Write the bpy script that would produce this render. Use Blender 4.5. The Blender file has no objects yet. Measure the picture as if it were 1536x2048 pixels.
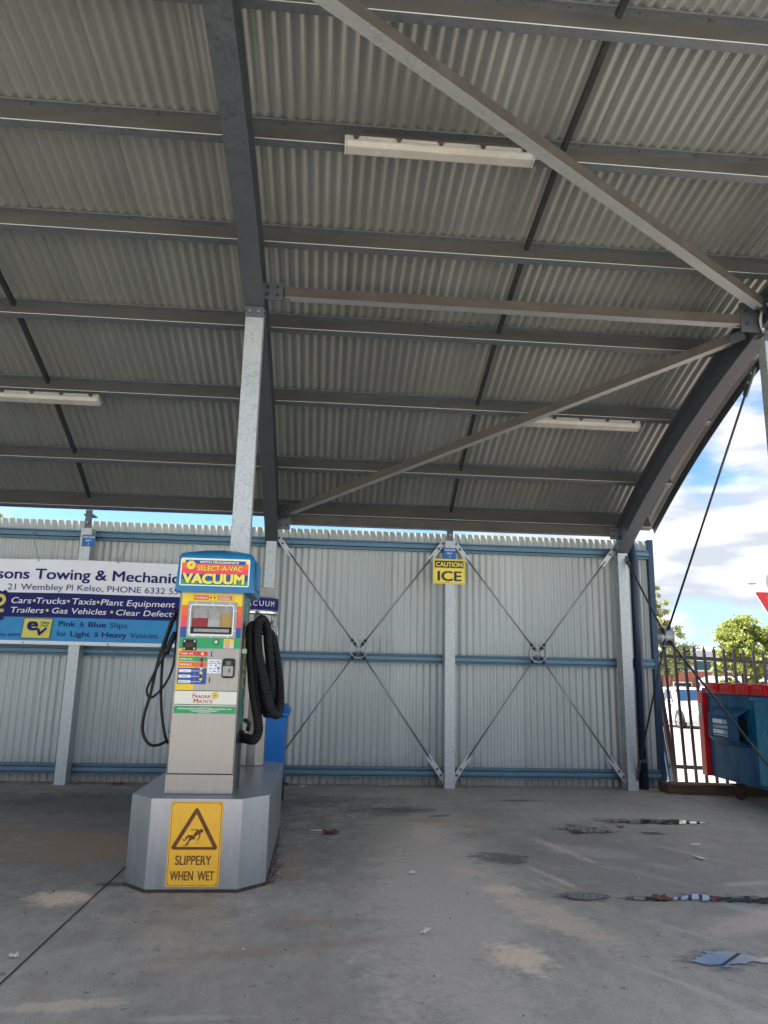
import bpy, math, random
from mathutils import Vector, Matrix
random.seed(7)
R = math.radians
scn = bpy.context.scene
col = scn.collection

# ------------------------------------------------------------------ camera
cam_d = bpy.data.cameras.new("camera"); cam = bpy.data.objects.new("camera", cam_d); col.objects.link(cam)
cam_d.sensor_fit = 'VERTICAL'; cam_d.sensor_height = 36.0; cam_d.lens = 1475.0 / 2048 * 36.0
cam_d.clip_start = 0.05; cam_d.clip_end = 3000
PITCH, YAW, ROLL = R(12.179), R(-4.508), R(1.247)
_f = Vector((-math.sin(YAW) * math.cos(PITCH), math.cos(YAW) * math.cos(PITCH), math.sin(PITCH)))
_r0 = Vector((math.cos(YAW), math.sin(YAW), 0)); _u0 = _r0.cross(_f)
_r = math.cos(ROLL) * _r0 + math.sin(ROLL) * _u0; _u = -math.sin(ROLL) * _r0 + math.cos(ROLL) * _u0
_m = Matrix((_r, _u, -_f)).transposed().to_4x4(); _m.translation = Vector((0, 0, 1.2))
cam.matrix_world = _m
scn.camera = cam
scn.render.resolution_x = 768; scn.render.resolution_y = 1024

# ------------------------------------------------------------------ light
SUN_EL = R(54); SUN_ROT = R(-80)
SUN_V = Vector((math.sin(SUN_ROT) * math.cos(SUN_EL), math.cos(SUN_ROT) * math.cos(SUN_EL), math.sin(SUN_EL)))
world = bpy.data.worlds.new("World"); scn.world = world; world.use_nodes = True
def build_world():
    nt = world.node_tree; nt.nodes.clear(); N = nt.nodes.new; L = nt.links.new
    out = N('ShaderNodeOutputWorld'); bg = N('ShaderNodeBackground'); bg.inputs[1].default_value = 0.1
    sky = N('ShaderNodeTexSky'); sky.sky_type = 'NISHITA'; sky.sun_disc = False
    sky.sun_elevation = SUN_EL; sky.sun_rotation = SUN_ROT; sky.air_density = 1.0; sky.dust_density = 0.6; sky.ozone_density = 2.0
    tc = N('ShaderNodeTexCoord'); mp = N('ShaderNodeMapping'); mp.inputs['Scale'].default_value = (1, 1, 2.6)
    mp.inputs['Location'].default_value = (0.62, 0.35, 0.1)
    L(tc.outputs['Generated'], mp.inputs[0])
    n1 = N('ShaderNodeTexNoise'); n1.inputs['Scale'].default_value = 3.1; n1.inputs['Detail'].default_value = 9; n1.inputs['Roughness'].default_value = 0.52
    L(mp.outputs[0], n1.inputs[0])
    r1 = N('ShaderNodeValToRGB'); r1.color_ramp.elements[0].position = 0.425; r1.color_ramp.elements[1].position = 0.54
    r1.color_ramp.interpolation = 'EASE'; L(n1.outputs[0], r1.inputs[0])
    n2 = N('ShaderNodeTexNoise'); n2.inputs['Scale'].default_value = 6.5; n2.inputs['Detail'].default_value = 6
    mp2 = N('ShaderNodeMapping'); mp2.inputs['Scale'].default_value = (1, 1, 3.6); mp2.inputs['Location'].default_value = (3.1, 1.2, 0.7)
    L(tc.outputs['Generated'], mp2.inputs[0]); L(mp2.outputs[0], n2.inputs[0])
    r2 = N('ShaderNodeValToRGB'); r2.color_ramp.elements[0].position = 0.38; r2.color_ramp.elements[1].position = 0.60
    r2.color_ramp.elements[0].color = (1.5, 1.62, 1.82, 1); r2.color_ramp.elements[1].color = (2.9, 2.94, 3.0, 1)
    L(n2.outputs[0], r2.inputs[0])
    mix = N('ShaderNodeMix'); mix.data_type = 'RGBA'; L(r1.outputs[0], mix.inputs[0]); tint = N('ShaderNodeMix'); tint.data_type = 'RGBA'; tint.blend_type = 'MULTIPLY'; tint.inputs[0].default_value = 1; tint.inputs[7].default_value = (.33, .435, .53, 1); L(sky.outputs[0], tint.inputs[6]); L(tint.outputs[2], mix.inputs[6]); L(r2.outputs[0], mix.inputs[7])
    L(mix.outputs[2], bg.inputs[0]); L(bg.outputs[0], out.inputs[0])
build_world()
sun_d = bpy.data.lights.new("sun", 'SUN'); sun_d.energy = 5.0; sun_d.angle = R(0.5); sun_d.color = (1.0, 0.965, 0.91)
sun = bpy.data.objects.new("sun", sun_d); col.objects.link(sun); sun.rotation_euler = (-SUN_V).to_track_quat('-Z', 'Y').to_euler()
sun.location = (-20, 15, 40)
vs = scn.view_settings; vs.view_transform = 'Standard'; vs.look = 'None'; vs.gamma = 1; vs.use_curve_mapping = False
vs.exposure = 2.3

# ------------------------------------------------------------------ materials
def _new(name):
    m = bpy.data.materials.new(name); m.use_nodes = True
    return m, m.node_tree.nodes, m.node_tree.links.new, m.node_tree.nodes['Principled BSDF']
def mat(name, c, rough=0.6, metal=0.0, var=0.0, vscale=6.0, bump=0.0, bscale=60.0, c2=None, stretch=None, spec=0.5, coat=0.0):
    m, N, L, b = _new(name)
    b.inputs['Base Color'].default_value = (*c, 1); b.inputs['Roughness'].default_value = rough; b.inputs['Metallic'].default_value = metal
    b.inputs['Specular IOR Level'].default_value = spec; b.inputs['Coat Weight'].default_value = coat
    if var > 0 or bump > 0 or c2:
        tc = N.new('ShaderNodeTexCoord'); mp = N.new('ShaderNodeMapping'); L(tc.outputs['Object'], mp.inputs[0])
        if stretch: mp.inputs['Scale'].default_value = stretch
        n = N.new('ShaderNodeTexNoise'); n.inputs['Scale'].default_value = vscale; n.inputs['Detail'].default_value = 7; n.inputs['Roughness'].default_value = 0.62
        L(mp.outputs[0], n.inputs[0])
        if var > 0 or c2:
            rp = N.new('ShaderNodeValToRGB'); rp.color_ramp.elements[0].position = 0.32; rp.color_ramp.elements[1].position = 0.68
            d = c2 if c2 else tuple(x * (1 - var) for x in c); e = c if c2 else tuple(min(1, x * (1 + var * 0.6)) for x in c)
            rp.color_ramp.elements[0].color = (*d, 1); rp.color_ramp.elements[1].color = (*e, 1)
            L(n.outputs[0], rp.inputs[0]); L(rp.outputs[0], b.inputs['Base Color'])
            mr = N.new('ShaderNodeMapRange'); mr.inputs[3].default_value = max(0, rough - 0.1); mr.inputs[4].default_value = min(1, rough + 0.12)
            L(n.outputs[0], mr.inputs[0]); L(mr.outputs[0], b.inputs['Roughness'])
        if bump > 0:
            n2 = N.new('ShaderNodeTexNoise'); n2.inputs['Scale'].default_value = bscale; n2.inputs['Detail'].default_value = 4; L(mp.outputs[0], n2.inputs[0])
            bp = N.new('ShaderNodeBump'); bp.inputs['Strength'].default_value = bump; bp.inputs['Distance'].default_value = 0.01
            L(n2.outputs[0], bp.inputs['Height']); L(bp.outputs[0], b.inputs['Normal'])
    return m
def galv(name, c, k=0.25, rough=0.45, metal=0.75, scale=38):
    m, N, L, b = _new(name)
    tc = N.new('ShaderNodeTexCoord'); v = N.new('ShaderNodeTexVoronoi'); v.inputs['Scale'].default_value = scale; v.inputs['Randomness'].default_value = 1
    n = N.new('ShaderNodeTexNoise'); n.inputs['Scale'].default_value = 9; n.inputs['Detail'].default_value = 6
    dst = N.new('ShaderNodeVectorMath'); dst.operation = 'MULTIPLY_ADD'; dst.inputs[1].default_value = (0.05,) * 3
    L(tc.outputs['Object'], n.inputs[0]); L(n.outputs['Color'], dst.inputs[0]); L(tc.outputs['Object'], dst.inputs[2]); L(dst.outputs[0], v.inputs[0])
    sep = N.new('ShaderNodeSeparateColor'); L(v.outputs['Color'], sep.inputs[0])
    ad = N.new('ShaderNodeMath'); ad.operation = 'ADD'; L(sep.outputs[0], ad.inputs[0]); L(n.outputs[0], ad.inputs[1])
    rp = N.new('ShaderNodeValToRGB'); rp.color_ramp.elements[0].position = 0.35; rp.color_ramp.elements[1].position = 1.35 / 1.35
    rp.color_ramp.elements[0].color = (*[x * (1 - k) for x in c], 1); rp.color_ramp.elements[1].color = (*[min(1, x * (1 + k)) for x in c], 1)
    L(ad.outputs[0], rp.inputs[0]); L(rp.outputs[0], b.inputs['Base Color'])
    b.inputs['Metallic'].default_value = metal
    mr = N.new('ShaderNodeMapRange'); mr.inputs[2].default_value = 1.6; mr.inputs[3].default_value = rough - .1; mr.inputs[4].default_value = rough + .15
    L(ad.outputs[0], mr.inputs[0]); L(mr.outputs[0], b.inputs['Roughness'])
    return m
def emitfree_glass(name, c, rough=0.05, alpha=1.0, trans=0.0):
    m, N, L, b = _new(name)
    b.inputs['Base Color'].default_value = (*c, 1); b.inputs['Roughness'].default_value = rough; b.inputs['Transmission Weight'].default_value = trans
    b.inputs['Alpha'].default_value = alpha; b.inputs['IOR'].default_value = 1.45
    return m
def brick_mat(name):
    m, N, L, b = _new(name)
    tc = N.new('ShaderNodeTexCoord'); mp = N.new('ShaderNodeMapping'); mp.inputs['Rotation'].default_value = (R(90), 0, 0); L(tc.outputs['Object'], mp.inputs[0])
    br = N.new('ShaderNodeTexBrick'); br.inputs['Scale'].default_value = 4.0; L(mp.outputs[0], br.inputs[0])
    br.inputs['Color1'].default_value = (0.42, 0.12, 0.055, 1); br.inputs['Color2'].default_value = (0.33, 0.085, 0.04, 1); br.inputs['Mortar'].default_value = (0.38, 0.24, 0.18, 1)
    br.inputs['Mortar Size'].default_value = 0.012
    L(br.outputs[0], b.inputs['Base Color']); b.inputs['Roughness'].default_value = 0.85
    return m
def leaf_mat(name, a, c):
    m, N, L, b = _new(name)
    tc = N.new('ShaderNodeTexCoord'); n = N.new('ShaderNodeTexNoise'); n.inputs['Scale'].default_value = 3.0; n.inputs['Detail'].default_value = 3
    L(tc.outputs['Object'], n.inputs[0]); rp = N.new('ShaderNodeValToRGB'); rp.color_ramp.elements[0].position = .35; rp.color_ramp.elements[1].position = .65
    rp.color_ramp.elements[0].color = (*a, 1); rp.color_ramp.elements[1].color = (*c, 1); L(n.outputs[0], rp.inputs[0]); L(rp.outputs[0], b.inputs['Base Color'])
    b.inputs['Roughness'].default_value = 0.6
    tr = N.new('ShaderNodeBsdfTranslucent'); L(rp.outputs[0], tr.inputs[0]); mx = N.new('ShaderNodeMixShader'); mx.inputs[0].default_value = 0.35
    out = N['Material Output']; L(b.outputs[0], mx.inputs[1]); L(tr.outputs[0], mx.inputs[2]); L(mx.outputs[0], out.inputs[0])
    return m

def concrete_mat():
    m, N, L, b = _new('stained_concrete_painted_light')
    tc = N.new('ShaderNodeTexCoord'); P = tc.outputs['Object']
    def noise(scale, detail=6, rough=.6, stretch=None, rot=0):
        mp = N.new('ShaderNodeMapping'); L(P, mp.inputs[0])
        if stretch: mp.inputs['Scale'].default_value = stretch
        mp.inputs['Rotation'].default_value = (0, 0, rot)
        n = N.new('ShaderNodeTexNoise'); n.inputs['Scale'].default_value = scale; n.inputs['Detail'].default_value = detail; n.inputs['Roughness'].default_value = rough
        L(mp.outputs[0], n.inputs[0]); return n.outputs[0]
    def ramp(fac, a, c, p0=.35, p1=.65):
        r = N.new('ShaderNodeValToRGB'); r.color_ramp.elements[0].position = p0; r.color_ramp.elements[1].position = p1
        r.color_ramp.elements[0].color = (*a, 1); r.color_ramp.elements[1].color = (*c, 1); L(fac, r.inputs[0]); return r.outputs[0]
    def mixc(f, a, c, mode='MIX'):
        x = N.new('ShaderNodeMix'); x.data_type = 'RGBA'; x.blend_type = mode
        if isinstance(f, float): x.inputs[0].default_value = f
        else: L(f, x.inputs[0])
        for s, v in ((6, a), (7, c)):
            if isinstance(v, tuple): x.inputs[s].default_value = (*v, 1)
            else: L(v, x.inputs[s])
        return x.outputs[2]
    base = ramp(noise(1.1, 9, .7), (0.29, 0.262, 0.23), (0.485, 0.437, 0.378))
    spk = ramp(noise(90, 6, .8), (0.72, 0.72, 0.72), (1.22, 1.22, 1.22), .32, .68)
    c = mixc(1.0, base, spk, 'MULTIPLY')
    streak = ramp(noise(2.2, 7, .7, (3.2, 0.55, 1), R(-18)), (0, 0, 0), (1, 1, 1), .52, .72)
    s2 = N.new('ShaderNodeMath'); s2.operation = 'MULTIPLY'; s2.inputs[1].default_value = .7; L(streak, s2.inputs[0])
    c = mixc(s2.outputs[0], c, (0.34, 0.275, 0.21))
    big = N.new('ShaderNodeMath'); big.operation = 'MULTIPLY'; big.inputs[1].default_value = .5; L(ramp(noise(.55, 5, .6), (0, 0, 0), (1, 1, 1), .45, .62), big.inputs[0]); c = mixc(big.outputs[0], c, (0.25, 0.215, 0.18))
    fine = ramp(noise(7, 9, .75, (1.6, .8, 1), R(-20)), (.87, .87, .87), (1.12, 1.12, 1.12), .35, .65); c = mixc(1.0, c, fine, 'MULTIPLY')
    spots = N.new('ShaderNodeMath'); spots.operation = 'MULTIPLY'; spots.inputs[1].default_value = .6; L(ramp(noise(16, 3, .5), (0, 0, 0), (1, 1, 1), .66, .72), spots.inputs[0]); c = mixc(spots.outputs[0], c, (0.09, 0.085, 0.08))
    # mud and rust patches, plus painted-in floor shade and windscreen glare, each placed
    grain = ramp(noise(38, 6, .75, (1.5, .7, 1), R(-25)), (.6, .6, .6), (1, 1, 1), .36, .58); wn = noise(5.0, 8, .7); wn2 = noise(26, 4, .6)
    for (x, y, rx, ry, ang, cc, st) in STAINS_AND_LIGHT:
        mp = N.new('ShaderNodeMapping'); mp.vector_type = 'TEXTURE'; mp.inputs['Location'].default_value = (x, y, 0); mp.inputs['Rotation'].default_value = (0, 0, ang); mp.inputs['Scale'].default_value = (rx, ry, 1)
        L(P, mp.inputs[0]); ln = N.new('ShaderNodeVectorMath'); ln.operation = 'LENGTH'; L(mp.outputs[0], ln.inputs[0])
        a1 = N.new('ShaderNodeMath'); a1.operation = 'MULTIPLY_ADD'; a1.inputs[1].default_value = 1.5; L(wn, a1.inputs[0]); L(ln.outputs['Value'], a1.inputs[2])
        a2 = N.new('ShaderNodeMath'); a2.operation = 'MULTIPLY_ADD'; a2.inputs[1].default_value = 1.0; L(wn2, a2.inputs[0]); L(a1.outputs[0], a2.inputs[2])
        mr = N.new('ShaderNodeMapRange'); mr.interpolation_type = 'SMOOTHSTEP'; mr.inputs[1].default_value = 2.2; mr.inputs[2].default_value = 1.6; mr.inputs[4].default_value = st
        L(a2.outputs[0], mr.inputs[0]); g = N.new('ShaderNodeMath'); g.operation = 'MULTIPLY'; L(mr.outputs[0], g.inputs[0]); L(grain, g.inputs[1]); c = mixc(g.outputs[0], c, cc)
    L(c, b.inputs['Base Color'])
    rr = N.new('ShaderNodeMapRange'); rr.inputs[3].default_value = .42; rr.inputs[4].default_value = .85; L(noise(1.7, 6), rr.inputs[0]); L(rr.outputs[0], b.inputs['Roughness'])
    bp = N.new('ShaderNodeBump'); bp.inputs['Strength'].default_value = .25; bp.inputs['Distance'].default_value = .004; L(noise(140, 5, .7), bp.inputs['Height']); L(bp.outputs[0], b.inputs['Normal'])
    return m
TAN = (0.78, 0.6, 0.45); RUST = (0.42, 0.25, 0.16); GREYL = (0.56, 0.53, 0.49); BRN = (0.32, 0.225, 0.155); DARK = (0.055, 0.055, 0.058)
STAINS_AND_LIGHT = [(-.9, 5.6, 1.9, 1.9, 0, (.15, .146, .142), .65), (2.0, 5.1, 1.0, 1.5, .2, (.16, .16, .163), .6), (.72, 4.5, .6, 3.0, -.1, (.56, .49, .43), .8), (-1.6, 6.9, 2.8, 2.2, 0, (.12, .115, .11), .75), (0.9, 3.48, .17, .24, .2, TAN, 1.0), (-1.32, 4.33, .24, .18, 0, TAN, .95), (-1.5, 5.5, .7, .65, .3, BRN, 1.0), (-2.2, 5.9, .8, .4, 0, BRN, .5),  # long pale band paints in windscreen glare; broad dark zones at left paint shade
          (0.95, 6.45, .28, .16, 0, RUST, .75), (1.28, 6.25, .2, .1, 0, RUST, .6), (0.85, 6.0, .2, .45, 0, TAN, .35), (1.2, 4.05, .2, .7, .35, TAN, .55),
          (1.05, 4.5, .16, .1, 0, TAN, .6), (1.9, 5.4, .5, .25, -.5, GREYL, .35), (2.2, 3.9, .5, .16, .4, TAN, .4), (2.0, 6.02, .18, .07, 0, RUST, .7),
          (-.9, 3.05, .35, .07, .1, TAN, .55), (2.6, 4.6, .25, .06, .2, GREYL, .5), (1.9, 2.9, .12, .3, .7, TAN, .45), (-.12, 5.0, .12, .7, 0, BRN, .6),
          (-1.1, 4.6, .14, .05, 0, DARK, .8), (0.62, 6.9, .6, .35, .1, DARK, .5), (-1.6, 7.2, 2.4, .8, 0, DARK, .6), (.3, 7.4, .9, .35, 0, DARK, .4),  # wide dark one along the wall at left is painted-in shade
          (-.1, 3.6, .9, .08, .25, BRN, .45), (.1, 3.95, .35, .06, 0, BRN, .5), (2.7, 6.6, .9, .5, 0, GREYL, .3), (3.6, 8.1, .3, .12, 0, (.2, .16, .05), .7)]
_r = random.Random(5)
STAINS_AND_LIGHT += [(_r.uniform(.9, 2.7), _r.uniform(2.7, 5.6), _r.uniform(.03, .09), _r.uniform(.2, .6), _r.uniform(.2, .8), _r.choice((GREYL, TAN, GREYL)), _r.uniform(.2, .45)) for _ in range(16)]
STAINS_AND_LIGHT += [(_r.uniform(-1.2, .6), _r.uniform(2.7, 4.3), _r.uniform(.1, .3), _r.uniform(.02, .06), _r.uniform(-.2, .3), _r.choice((GREYL, BRN)), _r.uniform(.25, .4)) for _ in range(7)]

M = dict(
    wall=mat('zincalume_wall', (0.47, 0.5, 0.485), .44, .32, var=.1, vscale=1.3, stretch=(1.5, 1, .35)),
    roof=mat('zincalume_roof', (0.295, 0.308, 0.29), .37, .58, var=.09, vscale=1.1, stretch=(3, .5, .5)),
    girt=mat('blue_grey_girt', (0.115, 0.205, 0.275), .42, .45, var=.12, vscale=4),
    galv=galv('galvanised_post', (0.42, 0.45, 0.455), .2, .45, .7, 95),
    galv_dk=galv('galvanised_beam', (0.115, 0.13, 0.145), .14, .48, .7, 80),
    purlin=galv('galvanised_purlin', (0.16, 0.18, 0.195), .12, .42, .7, 70), web=mat('shaded_purlin_web', (0.1, 0.097, 0.092), .65, .4, var=.15, vscale=5, stretch=(.5, 1, 1)),  # web: darker copy of the purlin steel, painting its shaded face
    side_brown=mat('brown_strut_side', (0.078, 0.068, 0.058), .75, .2, var=.3, vscale=8, stretch=(.4, 1, 1)),
    strut=galv('galvanised_strut', (0.34, 0.355, 0.355), .1, .5, .6, 90),
    dkrod=mat('dark_steel_rod', (0.05, 0.055, 0.06), .5, .7, var=.2),
    rod=mat('grey_steel_rod', (0.3, 0.32, 0.33), .45, .8, var=.2),
    steel=mat('brushed_stainless', (0.295, 0.287, 0.279), .33, .95, var=.12, vscale=5, stretch=(5, 5, 1), bump=.02, bscale=90),
    steel_b=mat('brushed_stainless_plinth', (0.46, 0.475, 0.5), .38, .95, var=.08, vscale=4, stretch=(8, 8, 1), bump=.02, bscale=60),
    chrome=mat('polished_steel', (0.75, 0.75, 0.75), .15, 1),
    white=mat('white_paint', (0.8, 0.8, 0.8), .35), navy=mat('navy', (0.008, 0.011, 0.13), .6, spec=.3), bblue=mat('banner_light_blue', (0.02, 0.28, 0.6), .5, var=.1, vscale=5),
    bwhite=mat('banner_white', (0.84, 0.87, 0.92), .55, var=.06, vscale=3), byel=mat('banner_yellow', (0.72, 0.66, 0.1), .5),
    hood=mat('blue_moulded_plastic', (0.004, 0.17, 0.38), .36, var=.12, vscale=9, bump=.03, bscale=200),
    yel=mat('decal_yellow', (0.88, 0.62, 0.01), .4, var=.06), orange=mat('decal_orange', (0.85, 0.13, 0.01), .4), red=mat('decal_red', (0.68, 0.02, 0.035), .4),
    blue=mat('decal_blue', (0.01, 0.07, 0.33), .4), green=mat('decal_green', (0.01, 0.34, 0.11), .4), cream=mat('decal_cream', (0.8, 0.79, 0.68), .45, var=.05), pink=mat('decal_pink_red', (0.8, 0.06, 0.1), .4),
    lyel=mat('decal_pale_yellow', (0.85, 0.72, 0.1), .4), dred=mat('decal_dark_red', (0.42, 0.01, 0.02), .4), black=mat('black_plastic', (0.007, 0.007, 0.008), .35, spec=.3),
    rubber=mat('black_rubber', (0.008, 0.008, 0.009), .42, spec=.35), hose=mat('black_ribbed_hose', (0.008, 0.008, 0.009), .5, spec=.3),
    syel=mat('sign_amber', (1.0, 0.52, 0.04), .42, var=.07, vscale=14), sbrn=mat('sign_brown', (0.13, 0.035, 0.008), .6, c2=(0.2, 0.075, 0.015), vscale=30), cyel=mat('sign_yellow', (0.95, 0.74, 0.08), .4, var=.05),
    sblk=mat('sign_black', (0.025, 0.025, 0.028), .5), bay=mat('sign_blue', (0.01, 0.12, 0.4), .4),
    bin=mat('bin_blue', (0.005, 0.14, 0.47), .42, var=.08, vscale=7), lightbody=mat('batten_grey', (0.42, 0.41, 0.38), .5, var=.15, vscale=12), dif=mat('batten_diffuser', (0.36, 0.35, 0.315), .25, var=.12, vscale=5),
    skip=mat('skip_blue', (0.004, 0.055, 0.155), .5, c2=(0.01, 0.125, 0.235), spec=.25, vscale=3.5, bump=.08, bscale=25, stretch=(1, 1.6, .5)),
    skip_f=mat('skip_faded_blue', (0.06, 0.3, 0.42), .5, c2=(0.012, 0.13, 0.27), vscale=4, bump=.08, bscale=25, stretch=(1, 1.3, .6)),
    sred=mat('red_plastic_lid', (0.62, 0.012, 0.014), .4, var=.12, vscale=4), rustm=mat('rusty_iron', (0.11, 0.06, 0.04), .85, c2=(0.02, 0.012, 0.01), vscale=20),
    timber=mat('weathered_sleeper', (0.14, 0.075, 0.045), .85, c2=(0.05, 0.028, 0.02), vscale=6, stretch=(.5, 6, 6), bump=.4, bscale=30),
    fence=mat('dark_fence_steel', (0.03, 0.03, 0.038), .45, .3, var=.15), trim=mat('navy_steel_trim', (0.02, 0.055, 0.11), .4, .2, var=.12), pipe=mat('navy_downpipe', (0.008, 0.026, 0.065), .4, var=.15),
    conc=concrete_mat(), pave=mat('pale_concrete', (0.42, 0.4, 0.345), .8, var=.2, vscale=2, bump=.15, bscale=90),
    street=mat('sandy_asphalt', (0.25, 0.235, 0.205), .85, c2=(0.19, 0.178, 0.155), vscale=.7, bump=.2, bscale=40), road=mat('bleached_yard_concrete', (0.45, 0.44, 0.4), .85, var=.12, vscale=.8, bump=.15, bscale=60), joint=mat('joint_filler', (0.018, 0.018, 0.02), .8),
    carw=mat('white_car_paint', (0.56, 0.57, 0.58), .25, coat=.6), cglass=mat('car_glass', (0.01, 0.03, 0.06), .12), cglass2=mat('car_side_glass', (0.05, 0.06, 0.065), .2, spec=.3), tyre=mat('tyre', (0.015, 0.015, 0.016), .8), alloy=mat('alloy', (0.55, 0.56, 0.57), .3, .8),
    lamp=mat('headlight_glass', (0.6, 0.62, 0.64), .1), brick=brick_mat('red_brick'), bpanel=mat('white_cladding', (0.7, 0.72, 0.72), .6), gglass=mat('green_glass', (0.02, 0.07, 0.075), .1), dglass=mat('dark_glass', (0.012, 0.02, 0.02), .08), roofm=mat('grey_metal_roof', (0.4, 0.42, 0.44), .5, .2),
    bark=mat('bark', (0.09, 0.07, 0.05), .9, var=.3, vscale=8), leaf1=leaf_mat('spring_leaves', (0.15, 0.19, 0.035), (0.37, 0.4, 0.1)), leaf2=leaf_mat('pale_leaves', (0.22, 0.23, 0.08), (0.46, 0.46, 0.2)), leaf3=leaf_mat('dark_shrub_leaves', (0.03, 0.055, 0.01), (0.1, 0.15, 0.025)),
    dryleaf=mat('dry_leaf', (0.16, 0.075, 0.04), .8, var=.3, vscale=20), paper=mat('white_paper', (0.75, 0.74, 0.72), .7), chain=mat('chain', (0.35, 0.37, 0.38), .4, .8),
    liq_r=mat('red_liquid', (0.35, 0.012, 0.02), .3), liq_c=mat('clear_bottle', (0.5, 0.53, 0.52), .3, var=.1, vscale=14), liq_y=mat('amber_liquid', (0.5, 0.33, 0.08), .3), bottle=mat('bottle_plastic', (0.42, 0.42, 0.4), .3, var=.2, vscale=25),
    lcd=mat('lcd_grey', (0.12, 0.13, 0.12), .25), signred=mat('traffic_red', (0.5, 0.01, 0.02), .35), conduit=mat('conduit_grey', (0.45, 0.45, 0.43), .5), rdisp=mat('dark_red_display', (0.03, 0.003, 0.006), .2),
    dirt=mat('leaf_litter', (0.1, 0.055, 0.03), .9, c2=(0.03, 0.02, 0.015), vscale=40))
def water_mat(name, c, rough, spec, e0=2.06, e1=1.94, top=1.0):
    m, N, L, b = _new(name); b.inputs['Base Color'].default_value = (*c, 1); b.inputs['Roughness'].default_value = rough; b.inputs['Specular IOR Level'].default_value = spec
    tc = N.new('ShaderNodeTexCoord'); mp = N.new('ShaderNodeMapping'); mp.inputs['Location'].default_value = (-1, -1, 0); mp.inputs['Scale'].default_value = (2, 2, 0); L(tc.outputs['Generated'], mp.inputs[0])
    ln = N.new('ShaderNodeVectorMath'); ln.operation = 'LENGTH'; L(mp.outputs[0], ln.inputs[0]); a = ln.outputs['Value']
    for sc, st, w in ((5, (1, 2.2, 1), 2.3), (20, (1, 1.6, 1), 1.1)):
        m2 = N.new('ShaderNodeMapping'); m2.inputs['Scale'].default_value = st; L(tc.outputs['Object'], m2.inputs[0]); n = N.new('ShaderNodeTexNoise'); n.inputs['Scale'].default_value = sc; n.inputs['Detail'].default_value = 6; L(m2.outputs[0], n.inputs[0])
        q = N.new('ShaderNodeMath'); q.operation = 'MULTIPLY_ADD'; q.inputs[1].default_value = w; L(n.outputs[0], q.inputs[0]); L(a, q.inputs[2]); a = q.outputs[0]
    mr = N.new('ShaderNodeMapRange'); mr.interpolation_type = 'SMOOTHSTEP'; mr.inputs[1].default_value = e0; mr.inputs[2].default_value = e1; mr.inputs[4].default_value = top; L(a, mr.inputs[0]); L(mr.outputs[0], b.inputs['Alpha'])
    return m
def splash(m):
    N, L = m.node_tree.nodes, m.node_tree.links.new; b = N['Principled BSDF']; src = b.inputs['Base Color'].links[0].from_socket
    tc = N.new('ShaderNodeTexCoord'); sp = N.new('ShaderNodeSeparateXYZ'); L(tc.outputs['Object'], sp.inputs[0]); n = N.new('ShaderNodeTexNoise'); n.inputs['Scale'].default_value = 5; n.inputs['Detail'].default_value = 9; n.inputs['Roughness'].default_value = .75; L(tc.outputs['Object'], n.inputs[0])
    q = N.new('ShaderNodeMath'); q.operation = 'MULTIPLY_ADD'; q.inputs[1].default_value = -.55; L(n.outputs[0], q.inputs[0]); L(sp.outputs[2], q.inputs[2])
    mr = N.new('ShaderNodeMapRange'); mr.inputs[1].default_value = .02; mr.inputs[2].default_value = -.24; mr.inputs[4].default_value = .6; L(q.outputs[0], mr.inputs[0])
    mx = N.new('ShaderNodeMix'); mx.data_type = 'RGBA'; L(mr.outputs[0], mx.inputs[0]); L(src, mx.inputs[6]); mx.inputs[7].default_value = (.25, .2, .15, 1); L(mx.outputs[2], b.inputs['Base Color'])
splash(M['wall'])
def sheets(m, x1, k=.09):       # every 0.762 m sheet has its own slight tone
    N, L = m.node_tree.nodes, m.node_tree.links.new; b = N['Principled BSDF']; src = b.inputs['Base Color'].links[0].from_socket
    g = N.new('ShaderNodeNewGeometry'); sp = N.new('ShaderNodeSeparateXYZ'); L(g.outputs['Position'], sp.inputs[0])
    a = N.new('ShaderNodeMath'); a.operation = 'MULTIPLY_ADD'; a.inputs[1].default_value = -1 / .762; a.inputs[2].default_value = x1 / .762; L(sp.outputs[0], a.inputs[0])
    f = N.new('ShaderNodeMath'); f.operation = 'FLOOR'; L(a.outputs[0], f.inputs[0]); w = N.new('ShaderNodeTexWhiteNoise'); w.noise_dimensions = '1D'; L(f.outputs[0], w.inputs['W'])
    r = N.new('ShaderNodeMapRange'); r.inputs[3].default_value = 1 - k; r.inputs[4].default_value = 1 + k; L(w.outputs[0], r.inputs[0])
    v = N.new('ShaderNodeVectorMath'); v.operation = 'SCALE'; L(src, v.inputs[0]); L(r.outputs[0], v.inputs['Scale']); L(v.outputs[0], b.inputs['Base Color'])
sheets(M['wall'], 3.83, .07); sheets(M['roof'], 3.9)
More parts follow.
